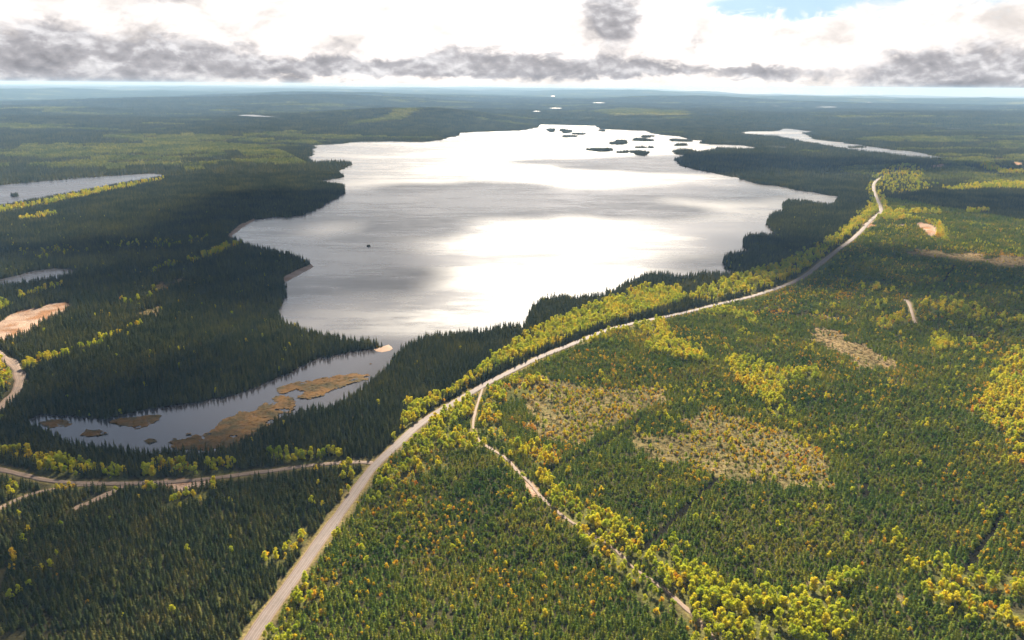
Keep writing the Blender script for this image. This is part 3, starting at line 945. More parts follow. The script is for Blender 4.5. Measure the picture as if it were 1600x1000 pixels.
# ---------------------------------------------------------------- water, islands, beaches, marsh
lake_holes = []
sheet('lake', WATERS['lake'], 0.0, M_WATER)
sheet('lake', WATERS['left'], 0.0, M_WATER)
sheet('lake', WATERS['right'], 0.0, M_WATER)
sheet('pond', WATERS['pond'], 0.0, M_WATER)
sheet('pond', WATERS['sliver'], 0.0, M_WATER)
for (px, py, wx, wy) in [(936, 162, 9, .9), (868, 170.6, 9, 1.2), (1290, 168.5, 16, 1.6), (1212, 166.5, 6, .8), (1358, 161, 6, .6), (405, 184.5, 30, .7), (838, 176, 6, .6),
                         (1490, 202, 10, .7), (864, 151.4, 3, .8)]:
    a = np.linspace(0, 2 * math.pi, 18, endpoint=False)
    g = G(np.stack([px + wx * np.cos(a) * (1 + .2 * np.sin(3 * a)), py + wy * np.sin(a)], -1))
    zz = float(height(g[:, 0], g[:, 1]).max()) + 6.0
    sheet('pond', g, zz, M_WATER)


def mound(name, outline, top, mat, kind, label=None, group=None, cat=None):
    """a low bank with sloping shores: the outline at the waterline, rings inside it rising to TOP"""
    c = outline.mean(0)
    rings = []
    for s, z in ((1.03, -0.5), (1.0, 0.05), (0.9, top * .55), (0.6, top), (0.25, top * 1.15)):
        p = c + (outline - c) * s
        rings.append(np.concatenate([p, np.full((len(p), 1), z)], 1))
    n = len(outline)
    V = np.concatenate(rings + [np.array([[c[0], c[1], top * 1.2]])])
    F = []
    for k in range(len(rings) - 1):
        for i in range(n):
            j = (i + 1) % n
            F.append((k * n + i, k * n + j, (k + 1) * n + j, (k + 1) * n + i))
    k = len(rings) - 1
    for i in range(n):
        F.append((k * n + i, k * n + (i + 1) % n, len(V) - 1))
    me = face_mesh(name, V, F)
    bm = bmesh.new()
    bm.from_mesh(me)
    bmesh.ops.recalc_face_normals(bm, faces=bm.faces[:])
    bm.to_mesh(me)
    bm.free()
    return link(name, me, mat, kind=kind, label=label, group=group, cat=cat)


M_SOIL = rough_mat('mossy_ground', [(0.3, (0.03, 0.035, 0.018)), (0.7, (0.07, 0.065, 0.03))], 0.1)
for g in ISLANDS:
    mound('island', g, 1.6, M_SOIL, 'structure')
islet_specs = [(576, 384.5, 3.2, 1.6), (24, 306, 6, 1.6), (1338, 230.4, 15, 1.0)]
ISLETS = []
for i, (px, py, wx, wy) in enumerate(islet_specs):
    rg = np.random.default_rng(400 + i)
    a = np.linspace(0, 2 * math.pi, 20, endpoint=False)
    k = 1 + rg.normal(0, .12, 20)
    g = G0(px + wx * k * np.cos(a), py + wy * k * np.sin(a))
    ISLETS.append(g)
    mound('island', g, 1.4, M_SOIL, 'structure')
for g in beach_g:
    sheet('beach', g, lambda x, y: np.maximum(height(x, y) + 0.1, 0.06), M_SAND)


def tufted(name, outline, step, base, amp, mat, kind):
    """a bank of sedge: a fine grid inside an outline, every point at its own height"""
    lo, hi = outline.min(0), outline.max(0)
    nx = int((hi[0] - lo[0]) / step) + 2
    ny = int((hi[1] - lo[1]) / step) + 2
    X, Y = np.meshgrid(lo[0] + np.arange(nx) * step, lo[1] + np.arange(ny) * step)
    x = X.ravel() + RNG.uniform(-.4, .4, X.size) * step
    y = Y.ravel() + RNG.uniform(-.4, .4, X.size) * step
    ins = inside(outline, x, y) & (fbm(x, y, 13.0, 4, 78) > .31)
    z = base + RNG.uniform(0, 1, x.size) ** 2 * amp + (fbm(x, y, 12.0, 3, 77) - .55) * amp * 1.6
    idx = np.arange(x.size).reshape(ny, nx)
    q = np.stack([idx[:-1, :-1], idx[:-1, 1:], idx[1:, 1:], idx[1:, :-1]], -1).reshape(-1, 4)
    q = q[ins[q].sum(1) >= 3]
    used = np.unique(q)
    mp = np.full(x.size, -1)
    mp[used] = np.arange(len(used))
    me = face_mesh(name, np.stack([x, y, z], -1)[used], mp[q])
    return link(name, me, mat, kind=kind)


for i, g in enumerate(marsh_g):
    if len(g) > 4:
        tufted('marsh', g, 1.6 if i < 5 else 1.0, 0.25, 0.7, M_MARSH, 'stuff')


# ---------------------------------------------------------------- roads
def ribbon(name, line, half, mat, lift, wob=0.12, seed=0):
    rg = np.random.default_rng(seed)
    # even spacing, finer near the camera
    P = [line[0]]
    for a, b in zip(line[:-1], line[1:]):
        L = np.linalg.norm(b - a)
        k = max(1, int(L / max(4.0, np.linalg.norm(a) * .008)))
        for j in range(1, k + 1):
            P.append(a + (b - a) * j / k)
    P = np.array(P)
    T = np.gradient(P, axis=0)
    T /= np.linalg.norm(T, axis=1, keepdims=True) + 1e-9
    Nn = np.stack([-T[:, 1], T[:, 0]], -1)
    cols = np.array([-1.12, -1.0, -.5, 0, .5, 1.0, 1.12])
    wl = 1 + rg.normal(0, wob, len(P)) * .5 + (fbm(P[:, 0], P[:, 1], 25.0, 2, seed) - .5) * wob * 3
    off = cols[None, :] * half * wl[:, None]
    x = P[:, :1] + Nn[:, :1] * off
    y = P[:, 1:] + Nn[:, 1:] * off
    z = height(P[:, 0], P[:, 1])
    zc = np.maximum(np.maximum(height(x[:, 1], y[:, 1]), height(x[:, -2], y[:, -2])), z)
    k = np.ones(5) / 5
    zs = np.convolve(np.pad(zc, 2, mode='edge'), k, 'valid')
    zc = np.maximum(zs, zc) + lift
    zz = np.repeat(zc[:, None], len(cols), 1)
    zz[:, [0, -1]] -= lift + 0.8
    me = grid_mesh(name, np.stack([x.ravel(), y.ravel(), zz.ravel()], -1), len(P), len(cols))
    a = me.attributes.new('across', 'FLOAT', 'POINT')
    a.data.foreach_set('value', np.tile(cols, len(P)).astype(np.float32))
    return link(name, me, mat, kind='structure')


ribbon('road', road_g, 3.9, M_ROAD, 0.45, .07, 1)
ribbon('side_road', side_g, 2.5, M_TRACK, 0.32, .15, 2)
ribbon('track', track_g, 1.25, M_TRACK, 0.30, .35, 3)
ribbon('track', branch_g, 1.7, M_TRACK, 0.25, .3, 4)
ribbon('track', pit_g, 5.0, M_TRACK, 0.30, .3, 5)
ribbon('track', spur_g, 1.8, M_TRACK, 0.30, .3, 6)
ribbon('track', diag_g, 2.6, M_TRACK, 0.22, .4, 8)


# ---------------------------------------------------------------- trees: shapes
def spruce_shape(rg, h=8.0, rad=1.25, tiers=7, bare=.06):
    V, F = [], []
    for k in range(tiers):
        t = k / (tiers - 1)
        z = h * (bare + (0.90 - bare) * t)
        r = rad * (1 - t) ** 0.85 + 0.10 * rad
        n = max(4, int(round(8 - 4 * t)))
        a0 = rg.uniform(0, 6.28)
        for i in range(n):
            a = a0 + 6.283 * i / n + rg.normal(0, .14)
            rr = r * rg.uniform(.72, 1.22)
            wdt = 6.283 * rr / n * rg.uniform(.42, .62)
            up = h * 0.135
            b = len(V)
            ca, sa = math.cos(a), math.sin(a)
            dz = rg.normal(0, .02) * h
            V += [(ca * .04, sa * .04, z + up + dz),
                  (ca * rr * .62 - sa * wdt, sa * rr * .62 + ca * wdt, z + up * .12 + dz - .1 * rad),
                  (ca * rr, sa * rr, z - up * .30 + dz),
                  (ca * rr * .62 + sa * wdt, sa * rr * .62 - ca * wdt, z + up * .12 + dz - .1 * rad)]
            F += [(b, b + 1, b + 2), (b, b + 2, b + 3)]
    b = len(V)
    w = rad * .12
    V += [(w, 0, h * .86), (-w * .5, w * .87, h * .86), (-w * .5, -w * .87, h * .86), (0, 0, h)]
    F += [(b, b + 1, b + 3), (b + 1, b + 2, b + 3), (b + 2, b, b + 3)]
    return V, F


def trunk_shape(h, r0, r1, n=6, lean=(0, 0)):
    V, F = [], []
    for k in range(3):
        t = k / 2
        r = r0 + (r1 - r0) * t
        for i in range(n):
            a = 6.283 * i / n
            V.append((math.cos(a) * r + lean[0] * t * t, math.sin(a) * r + lean[1] * t * t, -0.3 + (h + .3) * t))
    for k in range(2):
        for i in range(n):
            j = (i + 1) % n
            F.append((k * n + i, k * n + j, (k + 1) * n + j, (k + 1) * n + i))
    F.append(tuple(2 * n + i for i in range(n)))
    return V, F


def leafy_shape(rg, h=9.0, rad=2.2, lo=.22, count=170, leaf=.55, lobes=7):
    """a crown of many leaf clumps gathered in uneven lobes"""
    V, F = [], []
    zc = h * (lo + 1) / 2
    hz = h * (1 - lo) / 2
    L = []
    for i in range(lobes):
        a = rg.uniform(0, 6.283)
        q = rg.uniform(.15, .75)
        zz = rg.uniform(-.75, .85)
        rr = math.sqrt(max(.05, 1 - zz * zz))
        L.append((math.cos(a) * q * rad * rr, math.sin(a) * q * rad * rr, zc + zz * hz * .78, rg.uniform(.34, .6) * rad))
    L.append((0, 0, h * .86, rad * .4))
    for i in range(count):
        lx, ly, lz, lr = L[rg.integers(len(L))]
        v = rg.normal(size=3)
        v /= np.linalg.norm(v)
        d = lr * rg.uniform(.45, 1.05) ** .6
        c = np.array([lx, ly, lz]) + v * d * np.array([1, 1, 1.1])
        nrm = v + rg.normal(0, .55, 3) + np.array([0, 0, .25])
        nrm /= np.linalg.norm(nrm)
        u = np.cross(nrm, rg.normal(size=3))
        u /= np.linalg.norm(u)
        w = np.cross(nrm, u)
        s = leaf * rg.uniform(.6, 1.25)
        b = len(V)
        for (p, q) in ((-1, -.6), (.5, -1), (1, .5), (-.4, 1)):
            V.append(tuple(c + u * p * s * rg.uniform(.6, 1) + w * q * s * rg.uniform(.6, 1)))
        F.append((b, b + 1, b + 2, b + 3))
    return V, F


def twig_shape(rg, count=16, rad=1.1, h=.7):
    """cut branches left lying: thin blades pointing every way"""
    V, F = [], []
    for i in range(count):
        c = np.array([*rg.uniform(-rad, rad, 2), rg.uniform(0.02, h * .5)])
        a = rg.uniform(0, 6.283)
        d = np.array([math.cos(a), math.sin(a), rg.uniform(-.1, .45)]) * rg.uniform(.3, .8)
        s = np.array([-math.sin(a), math.cos(a), 0]) * rg.uniform(.04, .10)
        b = len(V)
        V += [tuple(c - d), tuple(c + s + [0, 0, .1]), tuple(c + d), tuple(c - s)]
        F += [(b, b + 1, b + 2, b + 3)]
    return V, F


def proto(name, V, F, tint, mat):
    """a mesh for the scatter: never linked to the scene by itself"""
    me = face_mesh(name, V, F, tint)
    me.materials.append(mat)
    return bpy.data.objects.new(name, me)


rg = np.random.default_rng(21)
OLD_CROWNS, YOUNG_CROWNS, MID_CROWNS, BIRCH_CROWNS, GOLD_CROWNS = [], [], [], [], []
for i in range(5):
    V, F = spruce_shape(rg, 7.8, 1.45 + .12 * rg.normal(), 6, .05)
    OLD_CROWNS.append((V, F))
    V, F = spruce_shape(rg, 4.6, 1.35 + .10 * rg.normal(), 4, .03)
    YOUNG_CROWNS.append((V, F))
    MID_CROWNS.append(spruce_shape(rg, 6.2, 1.4 + .12 * rg.normal(), 5, .04))
for i in range(5):
    BIRCH_CROWNS.append(leafy_shape(rg, 8.2, 2.35, .12, 230, .55, 7))
    GOLD_CROWNS.append(leafy_shape(rg, 3.8, 1.35, .06, 90, .45, 5))


def patch_of(shapes, size, spacing, rg, smin=.5, smax=1.32, big=1.0):
    """a tile of woodland: trees of the given shapes on a jittered grid"""
    VV, FF, TT = [], [], []
    n = int(round(size / spacing))
    for i in range(n):
        for j in range(n):
            if rg.uniform() < .13:
                continue
            V, F = shapes[rg.integers(len(shapes))]
            V = np.array(V)
            s = rg.uniform(smin, smax) * big
            a = rg.uniform(0, 6.283)
            ca, sa = math.cos(a), math.sin(a)
            x = (i + .5 + rg.uniform(-.45, .45)) * spacing - size / 2
            y = (j + .5 + rg.uniform(-.45, .45)) * spacing - size / 2
            wide = s * rg.uniform(.9, 1.25)
            V = np.stack([(V[:, 0] * ca - V[:, 1] * sa) * wide + x, (V[:, 0] * sa + V[:, 1] * ca) * wide + y, V[:, 2] * s], -1)
            b = sum(len(v) for v in VV) if False else patch_of.base
            VV.append(V)
            FF += [tuple(k + b for k in f) for f in F]
            patch_of.base += len(V)
            TT.append(np.full(len(V), rg.uniform()))
    return np.concatenate(VV), FF, np.concatenate(TT)


def make_patches(name, shapes, mat, size, spacing, count, big=1.0, seed=0):
    out = []
    rg = np.random.default_rng(seed)
    for i in range(count):
        patch_of.base = 0
        V, F, T = patch_of(shapes, size, spacing, rg, big=big)
        out.append(proto(name, V, F, T, mat))
    return out


def singles(name, shapes, mat):
    return [proto(name, V, F, np.full(len(V), (i + .5) / len(shapes)), mat) for i, (V, F) in enumerate(shapes)]


TUFTS = [leafy_shape(rg, 3.9, 1.35, .06, 64, .55, 5) for i in range(3)]
V_OLD = singles('spruce', OLD_CROWNS, M_OLD)
V_YOUNG = singles('young_spruce', YOUNG_CROWNS, M_YOUNG)
V_MID = singles('spruce', MID_CROWNS, M_MID)
V_BIRCH = singles('birch', BIRCH_CROWNS, M_BIRCH)
V_GOLD = singles('autumn_bush', GOLD_CROWNS, M_GOLD)
light_old = [spruce_shape(rg, 9.5, 1.7, 4, .05) for i in range(5)]
light_birch = [leafy_shape(rg, 9, 2.4, .12, 60, 1.0, 6) for i in range(4)]
# tiles: (cell size, spacing)
ZONES = [(0, 1050, 18.0, 2.55, 1.0), (1050, 2700, 24.0, 3.6, 1.15), (2700, 6500, 60.0, 6.5, 1.25), (6500, 14500, 130.0, 13.0, 1.6)]
P_OLD = [make_patches('spruce_tile', OLD_CROWNS if z < 2 else light_old, M_OLD, ZONES[z][2], ZONES[z][3], 5, ZONES[z][4], 500 + z) for z in range(4)]
P_YOUNG = [make_patches('young_tile', YOUNG_CROWNS + TUFTS, M_YOUNG, ZONES[z][2], ZONES[z][3], 5, ZONES[z][4], 600 + z) for z in range(2)]
P_MID = make_patches('spruce_tile', MID_CROWNS + TUFTS[:1], M_MID, ZONES[0][2], ZONES[0][3], 5, 1.0, 650)
P_LEAF = [make_patches('birch_tile', light_birch, M_FARLEAF, ZONES[z][2], ZONES[z][3], 4, ZONES[z][4] * .85, 700 + z) for z in (2, 3)]

# ---------------------------------------------------------------- trees: where they stand
HALF = math.radians(36.5)


def in_view(x, y, pad=25.0):
    r = np.hypot(x, y)
    a = np.abs(np.arctan2(x, y))
    return ((a < HALF) | (np.abs(x) < 0)) & (r > 300)


def blocked(x, y, extra=0.0):
    """True where no forest tree grows: water, roads, sand, marsh"""
    m = water_mask(x, y)
    r = np.hypot(x, y)
    nr = r < 4600
    if nr.any():
        xs, ys = x[nr], y[nr]
        b = np.zeros(xs.shape, bool)
        for line, w in ROADS:
            gap = w + (3.4 if line is road_g else 6.0 if line is side_g else 1.0 if line is track_g else 2.0)
            b |= seg_dist(line, xs, ys, False, 40.0) < gap + extra + (fbm(xs, ys, 14.0, 2, 61) - .5) * 4
        for c in cuts_g:
            b |= seg_dist(c, xs, ys, False, 20.0) < 2.0 + extra * .3
        b |= any_inside(sand_g, xs, ys) | any_inside(marsh_g, xs, ys) | any_inside(beach_g, xs, ys)
        m[nr] |= b
    return m


def right_of_road(x, y):
    """the young plantation: right of the gravel road, this side of the far bend"""
    poly = np.concatenate([road_g[:int(len(road_g) * .84)], np.array([[1200, 1600], [3000, 1650], [3000, 60], [60, 60]])])
    return inside(poly, x, y)


def south_wood(x, y):
    """the middling wood left of the gravel road, this side of the side road"""
    poly = np.concatenate([side_g, np.array([[-700, 700], [-700, 60], [-100, 60]]), road_g[:int(len(road_g) * .22)]])
    return inside(poly, x, y) & ~right_of_road(x, y)


def place(lst, x, y, sx, sz, vi):
    z = height(x, y)
    lst.append(np.stack([x, y, z, sx, sz, vi], -1))


conifer_pts, birch_pts, gold_pts, twig_pts = [], [], [], []
# variant index layout of the conifer scatter
CV = list(V_OLD) + list(V_YOUNG) + list(V_MID)
TILE0_OLD = []
for z in range(4):
    TILE0_OLD.append(len(CV))
    CV += P_OLD[z]
TILE0_YOUNG = []
for z in range(2):
    TILE0_YOUNG.append(len(CV))
    CV += P_YOUNG[z]
TILE0_MID = len(CV)
CV += P_MID
BV = list(V_BIRCH)
TILE0_LEAF = []
for z in range(2):
    TILE0_LEAF.append(len(BV))
    BV += P_LEAF[z]

all_clear = clear_g
dense_groves = [g for g, d, o, nm in grove_g if d >= .5]
NEAR_SINGLE = 425.0


GRID_TURN = 0.42
GC, GS = math.cos(GRID_TURN), math.sin(GRID_TURN)


def thin_spot(x, y):
    return fbm(x, y, 34.0, 3, 401) < .235


def fill(zone):
    r0, r1, cell, sp, big = ZONES[zone]
    gx = gy = np.arange(-r1 * 1.05, r1 * 1.05, cell)
    X, Y = np.meshgrid(gx, gy)
    x = X.ravel() * GC - Y.ravel() * GS
    y = X.ravel() * GS + Y.ravel() * GC
    r = np.hypot(x, y)
    ok = (y > 0) & (r >= r0) & (r < r1) & (np.abs(np.arctan2(x, y)) < HALF) & (r > 290)
    x, y, r = x[ok], y[ok], r[ok]
    # sample each cell at nine points
    bad = np.zeros(x.shape, int)
    cnt_r = np.zeros(x.shape, int)
    lf = np.zeros(x.shape)
    for ox in (-.5, 0, .5):
        for oy in (-.5, 0, .5):
            xs, ys = x + (ox * GC - oy * GS) * cell, y + (ox * GS + oy * GC) * cell
            b = blocked(xs, ys)
            if zone < 3:
                b |= any_inside(all_clear, *warp(xs, ys)) | any_inside(dense_groves, xs, ys)
            bad += b
            if zone < 2:
                cnt_r += right_of_road(xs, ys)
    pure = (bad == 0) & (r > NEAR_SINGLE) & ~thin_spot(x, y)
    if zone < 2:
        pure &= (cnt_r == 0) | (cnt_r == 9)
    young = cnt_r == 9
    mid = south_wood(x, y) & (zone == 0)
    n = int(pure.sum())
    if zone < 2:
        vi = np.where(young[pure], TILE0_YOUNG[zone], np.where(mid[pure], TILE0_MID, TILE0_OLD[zone])) + RNG.integers(0, 5, n)
        k = 0.85 + 0.35 * fbm(x[pure], y[pure], 120.0, 3, 71)
        place(conifer_pts, x[pure], y[pure], np.ones(n), k, vi)
    else:
        band = any_inside(band_g + dense_groves, x[pure], y[pure])
        leaf = (mask_leafy(x[pure], y[pure]) > RNG.uniform(.15, .9, n)) | band
        xp, yp = x[pure], y[pure]
        k = 0.85 + 0.4 * fbm(xp, yp, 300.0, 3, 71)
        c = ~leaf
        place(conifer_pts, xp[c], yp[c], np.ones(c.sum()), k[c], TILE0_OLD[zone] + RNG.integers(0, 5, c.sum()))
        place(birch_pts, xp[leaf], yp[leaf], np.ones(leaf.sum()), k[leaf] * .8, TILE0_LEAF[zone - 2] + RNG.integers(0, 4, leaf.sum()))
    # mixed cells: tree by tree
    mixed = (~pure) & (bad < 9)
    if zone == 3:
        return
    mixed |= (~pure) & (bad == 9) & (zone == 2)
    xm, ym = x[mixed], y[mixed]
    m = max(1, int(round(cell / (sp * (1.25 if zone == 2 else 1)))))
    s = cell / m
    o = (np.arange(m) + .5) * s - cell / 2
    OX, OY = np.meshgrid(o, o)
    OX, OY = (OX * GC - OY * GS), (OX * GS + OY * GC)
    xs = (xm[:, None] + OX.ravel()[None]).ravel()
    ys = (ym[:, None] + OY.ravel()[None]).ravel()
    xs = xs + RNG.uniform(-.45, .45, xs.size) * s
    ys = ys + RNG.uniform(-.45, .45, xs.size) * s
    good = ~blocked(xs, ys)
    good &= ~any_inside(all_clear, *warp(xs, ys)) | (RNG.uniform(size=xs.size) < .04)
    gr = any_inside(dense_groves, xs, ys)
    good &= (~gr) | (RNG.uniform(size=xs.size) < .12)
    good &= ~thin_spot(xs, ys) | (RNG.uniform(size=xs.size) < .4)
    good &= RNG.uniform(size=xs.size) < .93
    xs, ys = xs[good], ys[good]
    if zone < 2:
        yg = right_of_road(xs, ys)
        vi = np.where(yg, len(V_OLD), np.where(south_wood(xs, ys), len(V_OLD) + len(V_YOUNG), 0)) + RNG.integers(0, 5, xs.size)
    else:
        vi = RNG.integers(0, 5, xs.size)
    k = big * RNG.uniform(.5, 1.32, xs.size) * (0.85 + 0.35 * fbm(xs, ys, 120.0, 3, 71))
    place(conifer_pts, xs, ys, k * RNG.uniform(.9, 1.25, xs.size) * (1.3 if zone == 2 else 1), k, vi)


for z in range(4):
    fill(z)

# islands carry spruce to the waterline
for g in ISLANDS + ISLETS[1:]:
    lo, hi = g.min(0), g.max(0)
    n = int(min(900, (hi[0] - lo[0]) * (hi[1] - lo[1]) / 60))
    xs = RNG.uniform(lo[0], hi[0], max(n, 60))
    ys = RNG.uniform(lo[1], hi[1], max(n, 60))
    m = inside(g, xs, ys)
    xs, ys = xs[m], ys[m]
    k = RNG.uniform(.6, 1.15, xs.size)
    conifer_pts.append(np.stack([xs, ys, np.full(xs.size, .6), k * 1.7, k, RNG.integers(0, 5, xs.size).astype(float)], -1))

# groves of birch and autumn bushes
grove_names = []
for gi, (g, dens, orange, nm) in enumerate(grove_g):
    lo, hi = g.min(0), g.max(0)
    rc = np.hypot(*g.mean(0))
    sp = 3.3 if rc < 1100 else (4.6 if rc < 2000 else 8.0)
    nx, ny = int((hi[0] - lo[0]) / sp) + 1, int((hi[1] - lo[1]) / sp) + 1
    X, Y = np.meshgrid(lo[0] + (np.arange(nx) + .5) * sp, lo[1] + (np.arange(ny) + .5) * sp)
    xs = X.ravel() + RNG.uniform(-.5, .5, X.size) * sp
    ys = Y.ravel() + RNG.uniform(-.5, .5, X.size) * sp
    clump = fbm(xs, ys, 13.0, 3, 300 + gi)
    m = inside(g, xs, ys) & (RNG.uniform(size=xs.size) < dens * 1.18 * np.clip(.2 + 2.2 * (clump - .25), .08, 1.3)) & ~blocked(xs, ys, -1.0 if rc < 1500 else 0)
    xs, ys = xs[m], ys[m]
    oo = RNG.uniform(size=xs.size) < orange
    k = RNG.uniform(.5, 1.2, xs.size) * (1.0 if rc < 1100 else 1.2 if rc < 2000 else 1.5)
    wide = k * RNG.uniform(.85, 1.2, xs.size)
    b = ~oo
    place(birch_pts, xs[b], ys[b], wide[b], k[b], RNG.integers(0, 5, b.sum()).astype(float))
    k2 = k * RNG.uniform(.8, 1.4, xs.size)
    place(gold_pts, xs[oo], ys[oo], k2[oo] * 1.1, k2[oo], RNG.integers(0, 5, oo.sum()).astype(float))

# leaf trees and bushes sprinkled through the plantation and the woods
n = 120000
a = RNG.uniform(-HALF, HALF, n)
r = np.sqrt(RNG.uniform(310.0 ** 2, 2000.0 ** 2, n))
xs, ys = r * np.sin(a), r * np.cos(a)
yg = right_of_road(xs, ys)
cl = fbm(xs, ys, 45.0, 4, 81)
cl2 = fbm(xs, ys, 150.0, 3, 83)
pg = np.where(yg, .95 * sstep(cl + .5 * (cl2 - .5), .50, .66) + .04, .006)
pb = np.where(yg, .22 * sstep(fbm(xs, ys, 30.0, 3, 85), .56, .72) + .012, .012)
u = RNG.uniform(size=n)
free = ~blocked(xs, ys)
incl = np.zeros(n, bool)
for i, g in enumerate(clear_g):
    if i not in SPARSE:
        incl |= inside(g, xs, ys)
bare = any_inside([clear_g[i] for i in SPARSE], xs, ys)
pg = np.where(incl, .3, pg) * np.where(bare, .12, 1.0)
pb = np.where(incl, .10, pb) * np.where(bare, .1, 1.0)
mg = free & (u < pg * .75)
mb = free & (u > 1 - pb)
ng, nb = int(mg.sum()), int(mb.sum())
kg = RNG.uniform(.42, 1.0, ng) * np.where(incl[mg], .7, 1.0)
place(gold_pts, xs[mg], ys[mg], kg * 1.05, kg, RNG.integers(0, 5, ng).astype(float))
kb = RNG.uniform(.45, .9, nb)
place(birch_pts, xs[mb], ys[mb], kb, kb, RNG.integers(0, 5, nb).astype(float))
# single leaf trees that stand out among the dark conifers at the lower left
LONE = [(38, 850, 'b', .95), (20, 872, 'g', 1.9), (23, 880, 'g', 1.5), (80, 890, 'b', .9), (48, 921, 'b', .85), (30, 931, 'b', .95), (18, 938, 'b', .95), (20, 893, 'g', 1.3),
        (65, 893, 'b', .7), (604, 890, 'g', 1.2), (618, 885, 'g', 1.2), (545, 770, 'b', .8), (488, 790, 'b', 1.0), (504, 795, 'b', .8)]
lone_birch = [(p, s) for *p, k_, s in LONE if k_ == 'b']
lone_gold = [(p, s) for *p, k_, s in LONE if k_ == 'g']
gb = G([p for p, s in lone_birch])
gg = G([p for p, s in lone_gold])
sb = np.array([s for p, s in lone_birch])
sg = np.array([s for p, s in lone_gold])
place(birch_pts, gb[:, 0], gb[:, 1], sb, sb, RNG.integers(0, 5, len(sb)).astype(float))
place(gold_pts, gg[:, 0], gg[:, 1], sg, sg, RNG.integers(0, 5, len(sg)).astype(float))

extra_gold, extra_birch = [], []
# cut branches on the cleared ground, low young spruce between them
for i, g in enumerate(clear_g):
    lo, hi = g.min(0), g.max(0)
    nn = int((hi[0] - lo[0]) * (hi[1] - lo[1]) / (7.0 if np.hypot(*g.mean(0)) < 1200 else 16.0))
    xs = RNG.uniform(lo[0], hi[0], nn)
    ys = RNG.uniform(lo[1], hi[1], nn)
    m = inside(g, *warp(xs, ys)) & ~blocked(xs, ys)
    xs, ys = xs[m], ys[m]
    k = RNG.uniform(.5, 1.5, xs.size)
    place(twig_pts, xs, ys, k, k, RNG.integers(0, 4, xs.size).astype(float))
    if i not in SPARSE:
        q = RNG.uniform(size=xs.size) < .55 * sstep(fbm(xs, ys, 18.0, 3, 95), .36, .6)
        kk = RNG.uniform(.3, .85, q.sum())
        yel = RNG.uniform(size=q.sum()) < .5
        xq, yq = xs[q], ys[q]
        place(extra_gold, xq[yel], yq[yel], kk[yel] * 1.15, kk[yel], RNG.integers(0, 5, yel.sum()).astype(float))
        yel = ~yel
        place(extra_birch, xq[yel], yq[yel], kk[yel] * .62, kk[yel] * .5, RNG.integers(0, 5, yel.sum()).astype(float))
        q = RNG.uniform(size=xs.size) < .42 * sstep(fbm(xs, ys, 22.0, 3, 91), .42, .6)
        kk = RNG.uniform(.3, .75, q.sum())
        place(conifer_pts, xs[q], ys[q], kk * 1.2, kk, len(V_OLD) + RNG.integers(0, 5, q.sum()).astype(float))

conifer_pts = np.concatenate(conifer_pts)
birch_pts = np.concatenate(birch_pts + extra_birch)
gold_pts = np.concatenate(gold_pts + extra_gold)
twig_pts = np.concatenate(twig_pts)


# ---------------------------------------------------------------- trees: the nearest of each kind stand as objects of their own
def pick_near(pts, vmax, count=300, h=8.0):
    px, py, dep = project(pts[:, 0], pts[:, 1], pts[:, 2] + h * .5 * pts[:, 4])
    ok = (px > -4) & (px < W_PX + 4) & (py > 0) & (py < H_PX + 4) & (pts[:, 5] < vmax)
    size = np.where(ok, pts[:, 4] ** .35 / dep, -1)
    order = np.argsort(-size)[:count]
    order = order[ok[order]]
    rest = np.ones(len(pts), bool)
    rest[order] = False
    return order, rest


def where_words(px, py, kind):
    if kind == 'road':
        return px


def place_phrase(x, y):
    """where a tree stands, in words, from real landmarks"""
    right = bool(right_of_road(np.array([x]), np.array([y]))[0])
    d_road = float(seg_dist(road_g, np.array([x]), np.array([y]))[0])
    tx = np.array([x])
    ty = np.array([y])
    d_track = float(seg_dist(track_g, tx, ty)[0])
    for g, d, o, nm in grove_g:
        if inside(g, tx, ty)[0]:
            return nm
    if d_road < 16:
        return 'east verge' if right else 'west verge'
    if d_track < 12:
        return 'track edge'
    px, py, _ = project(tx, ty, np.zeros(1))
    if not right:
        return 'old wood'
    ytrack = np.interp(py[0], [t[1] for t in TRACK_PX], [t[0] for t in TRACK_PX])
    return 'plantation west of track' if px[0] < ytrack else 'plantation east of track'


WHERE = {
    'old wood': 'in the dark wood left of the gravel road', 'west verge': 'on the left verge of the gravel road', 'east verge': 'on the right verge of the gravel road',
    'track edge': 'beside the narrow dirt track', 'plantation west of track': 'in the plantation between the gravel road and the dirt track',
    'plantation east of track': 'in the plantation right of the dirt track', 'bottom grove': 'in the big grove right of the track at the bottom edge',
    'track west': 'in the thin belt left of the dirt track', 'track bend': 'in the grove right of the dirt track at its bend',
    'corner row': 'in the lower of two rows near the bottom right corner', 'corner grove': 'in the upper of two rows near the bottom right corner',
    'trail clump': 'in the loose clump above the bottom right rows', 'east verge clump': 'in the bright clump right of the gravel road at the bottom',
    'edge grove': 'in the golden grove at the right edge', 'verge scrub': 'in the scrub below the road junction', 'plantation dots': 'in the orange sprinkle right of the gravel road',
}


def where(nm):
    return WHERE.get(nm, 'in the ' + nm)


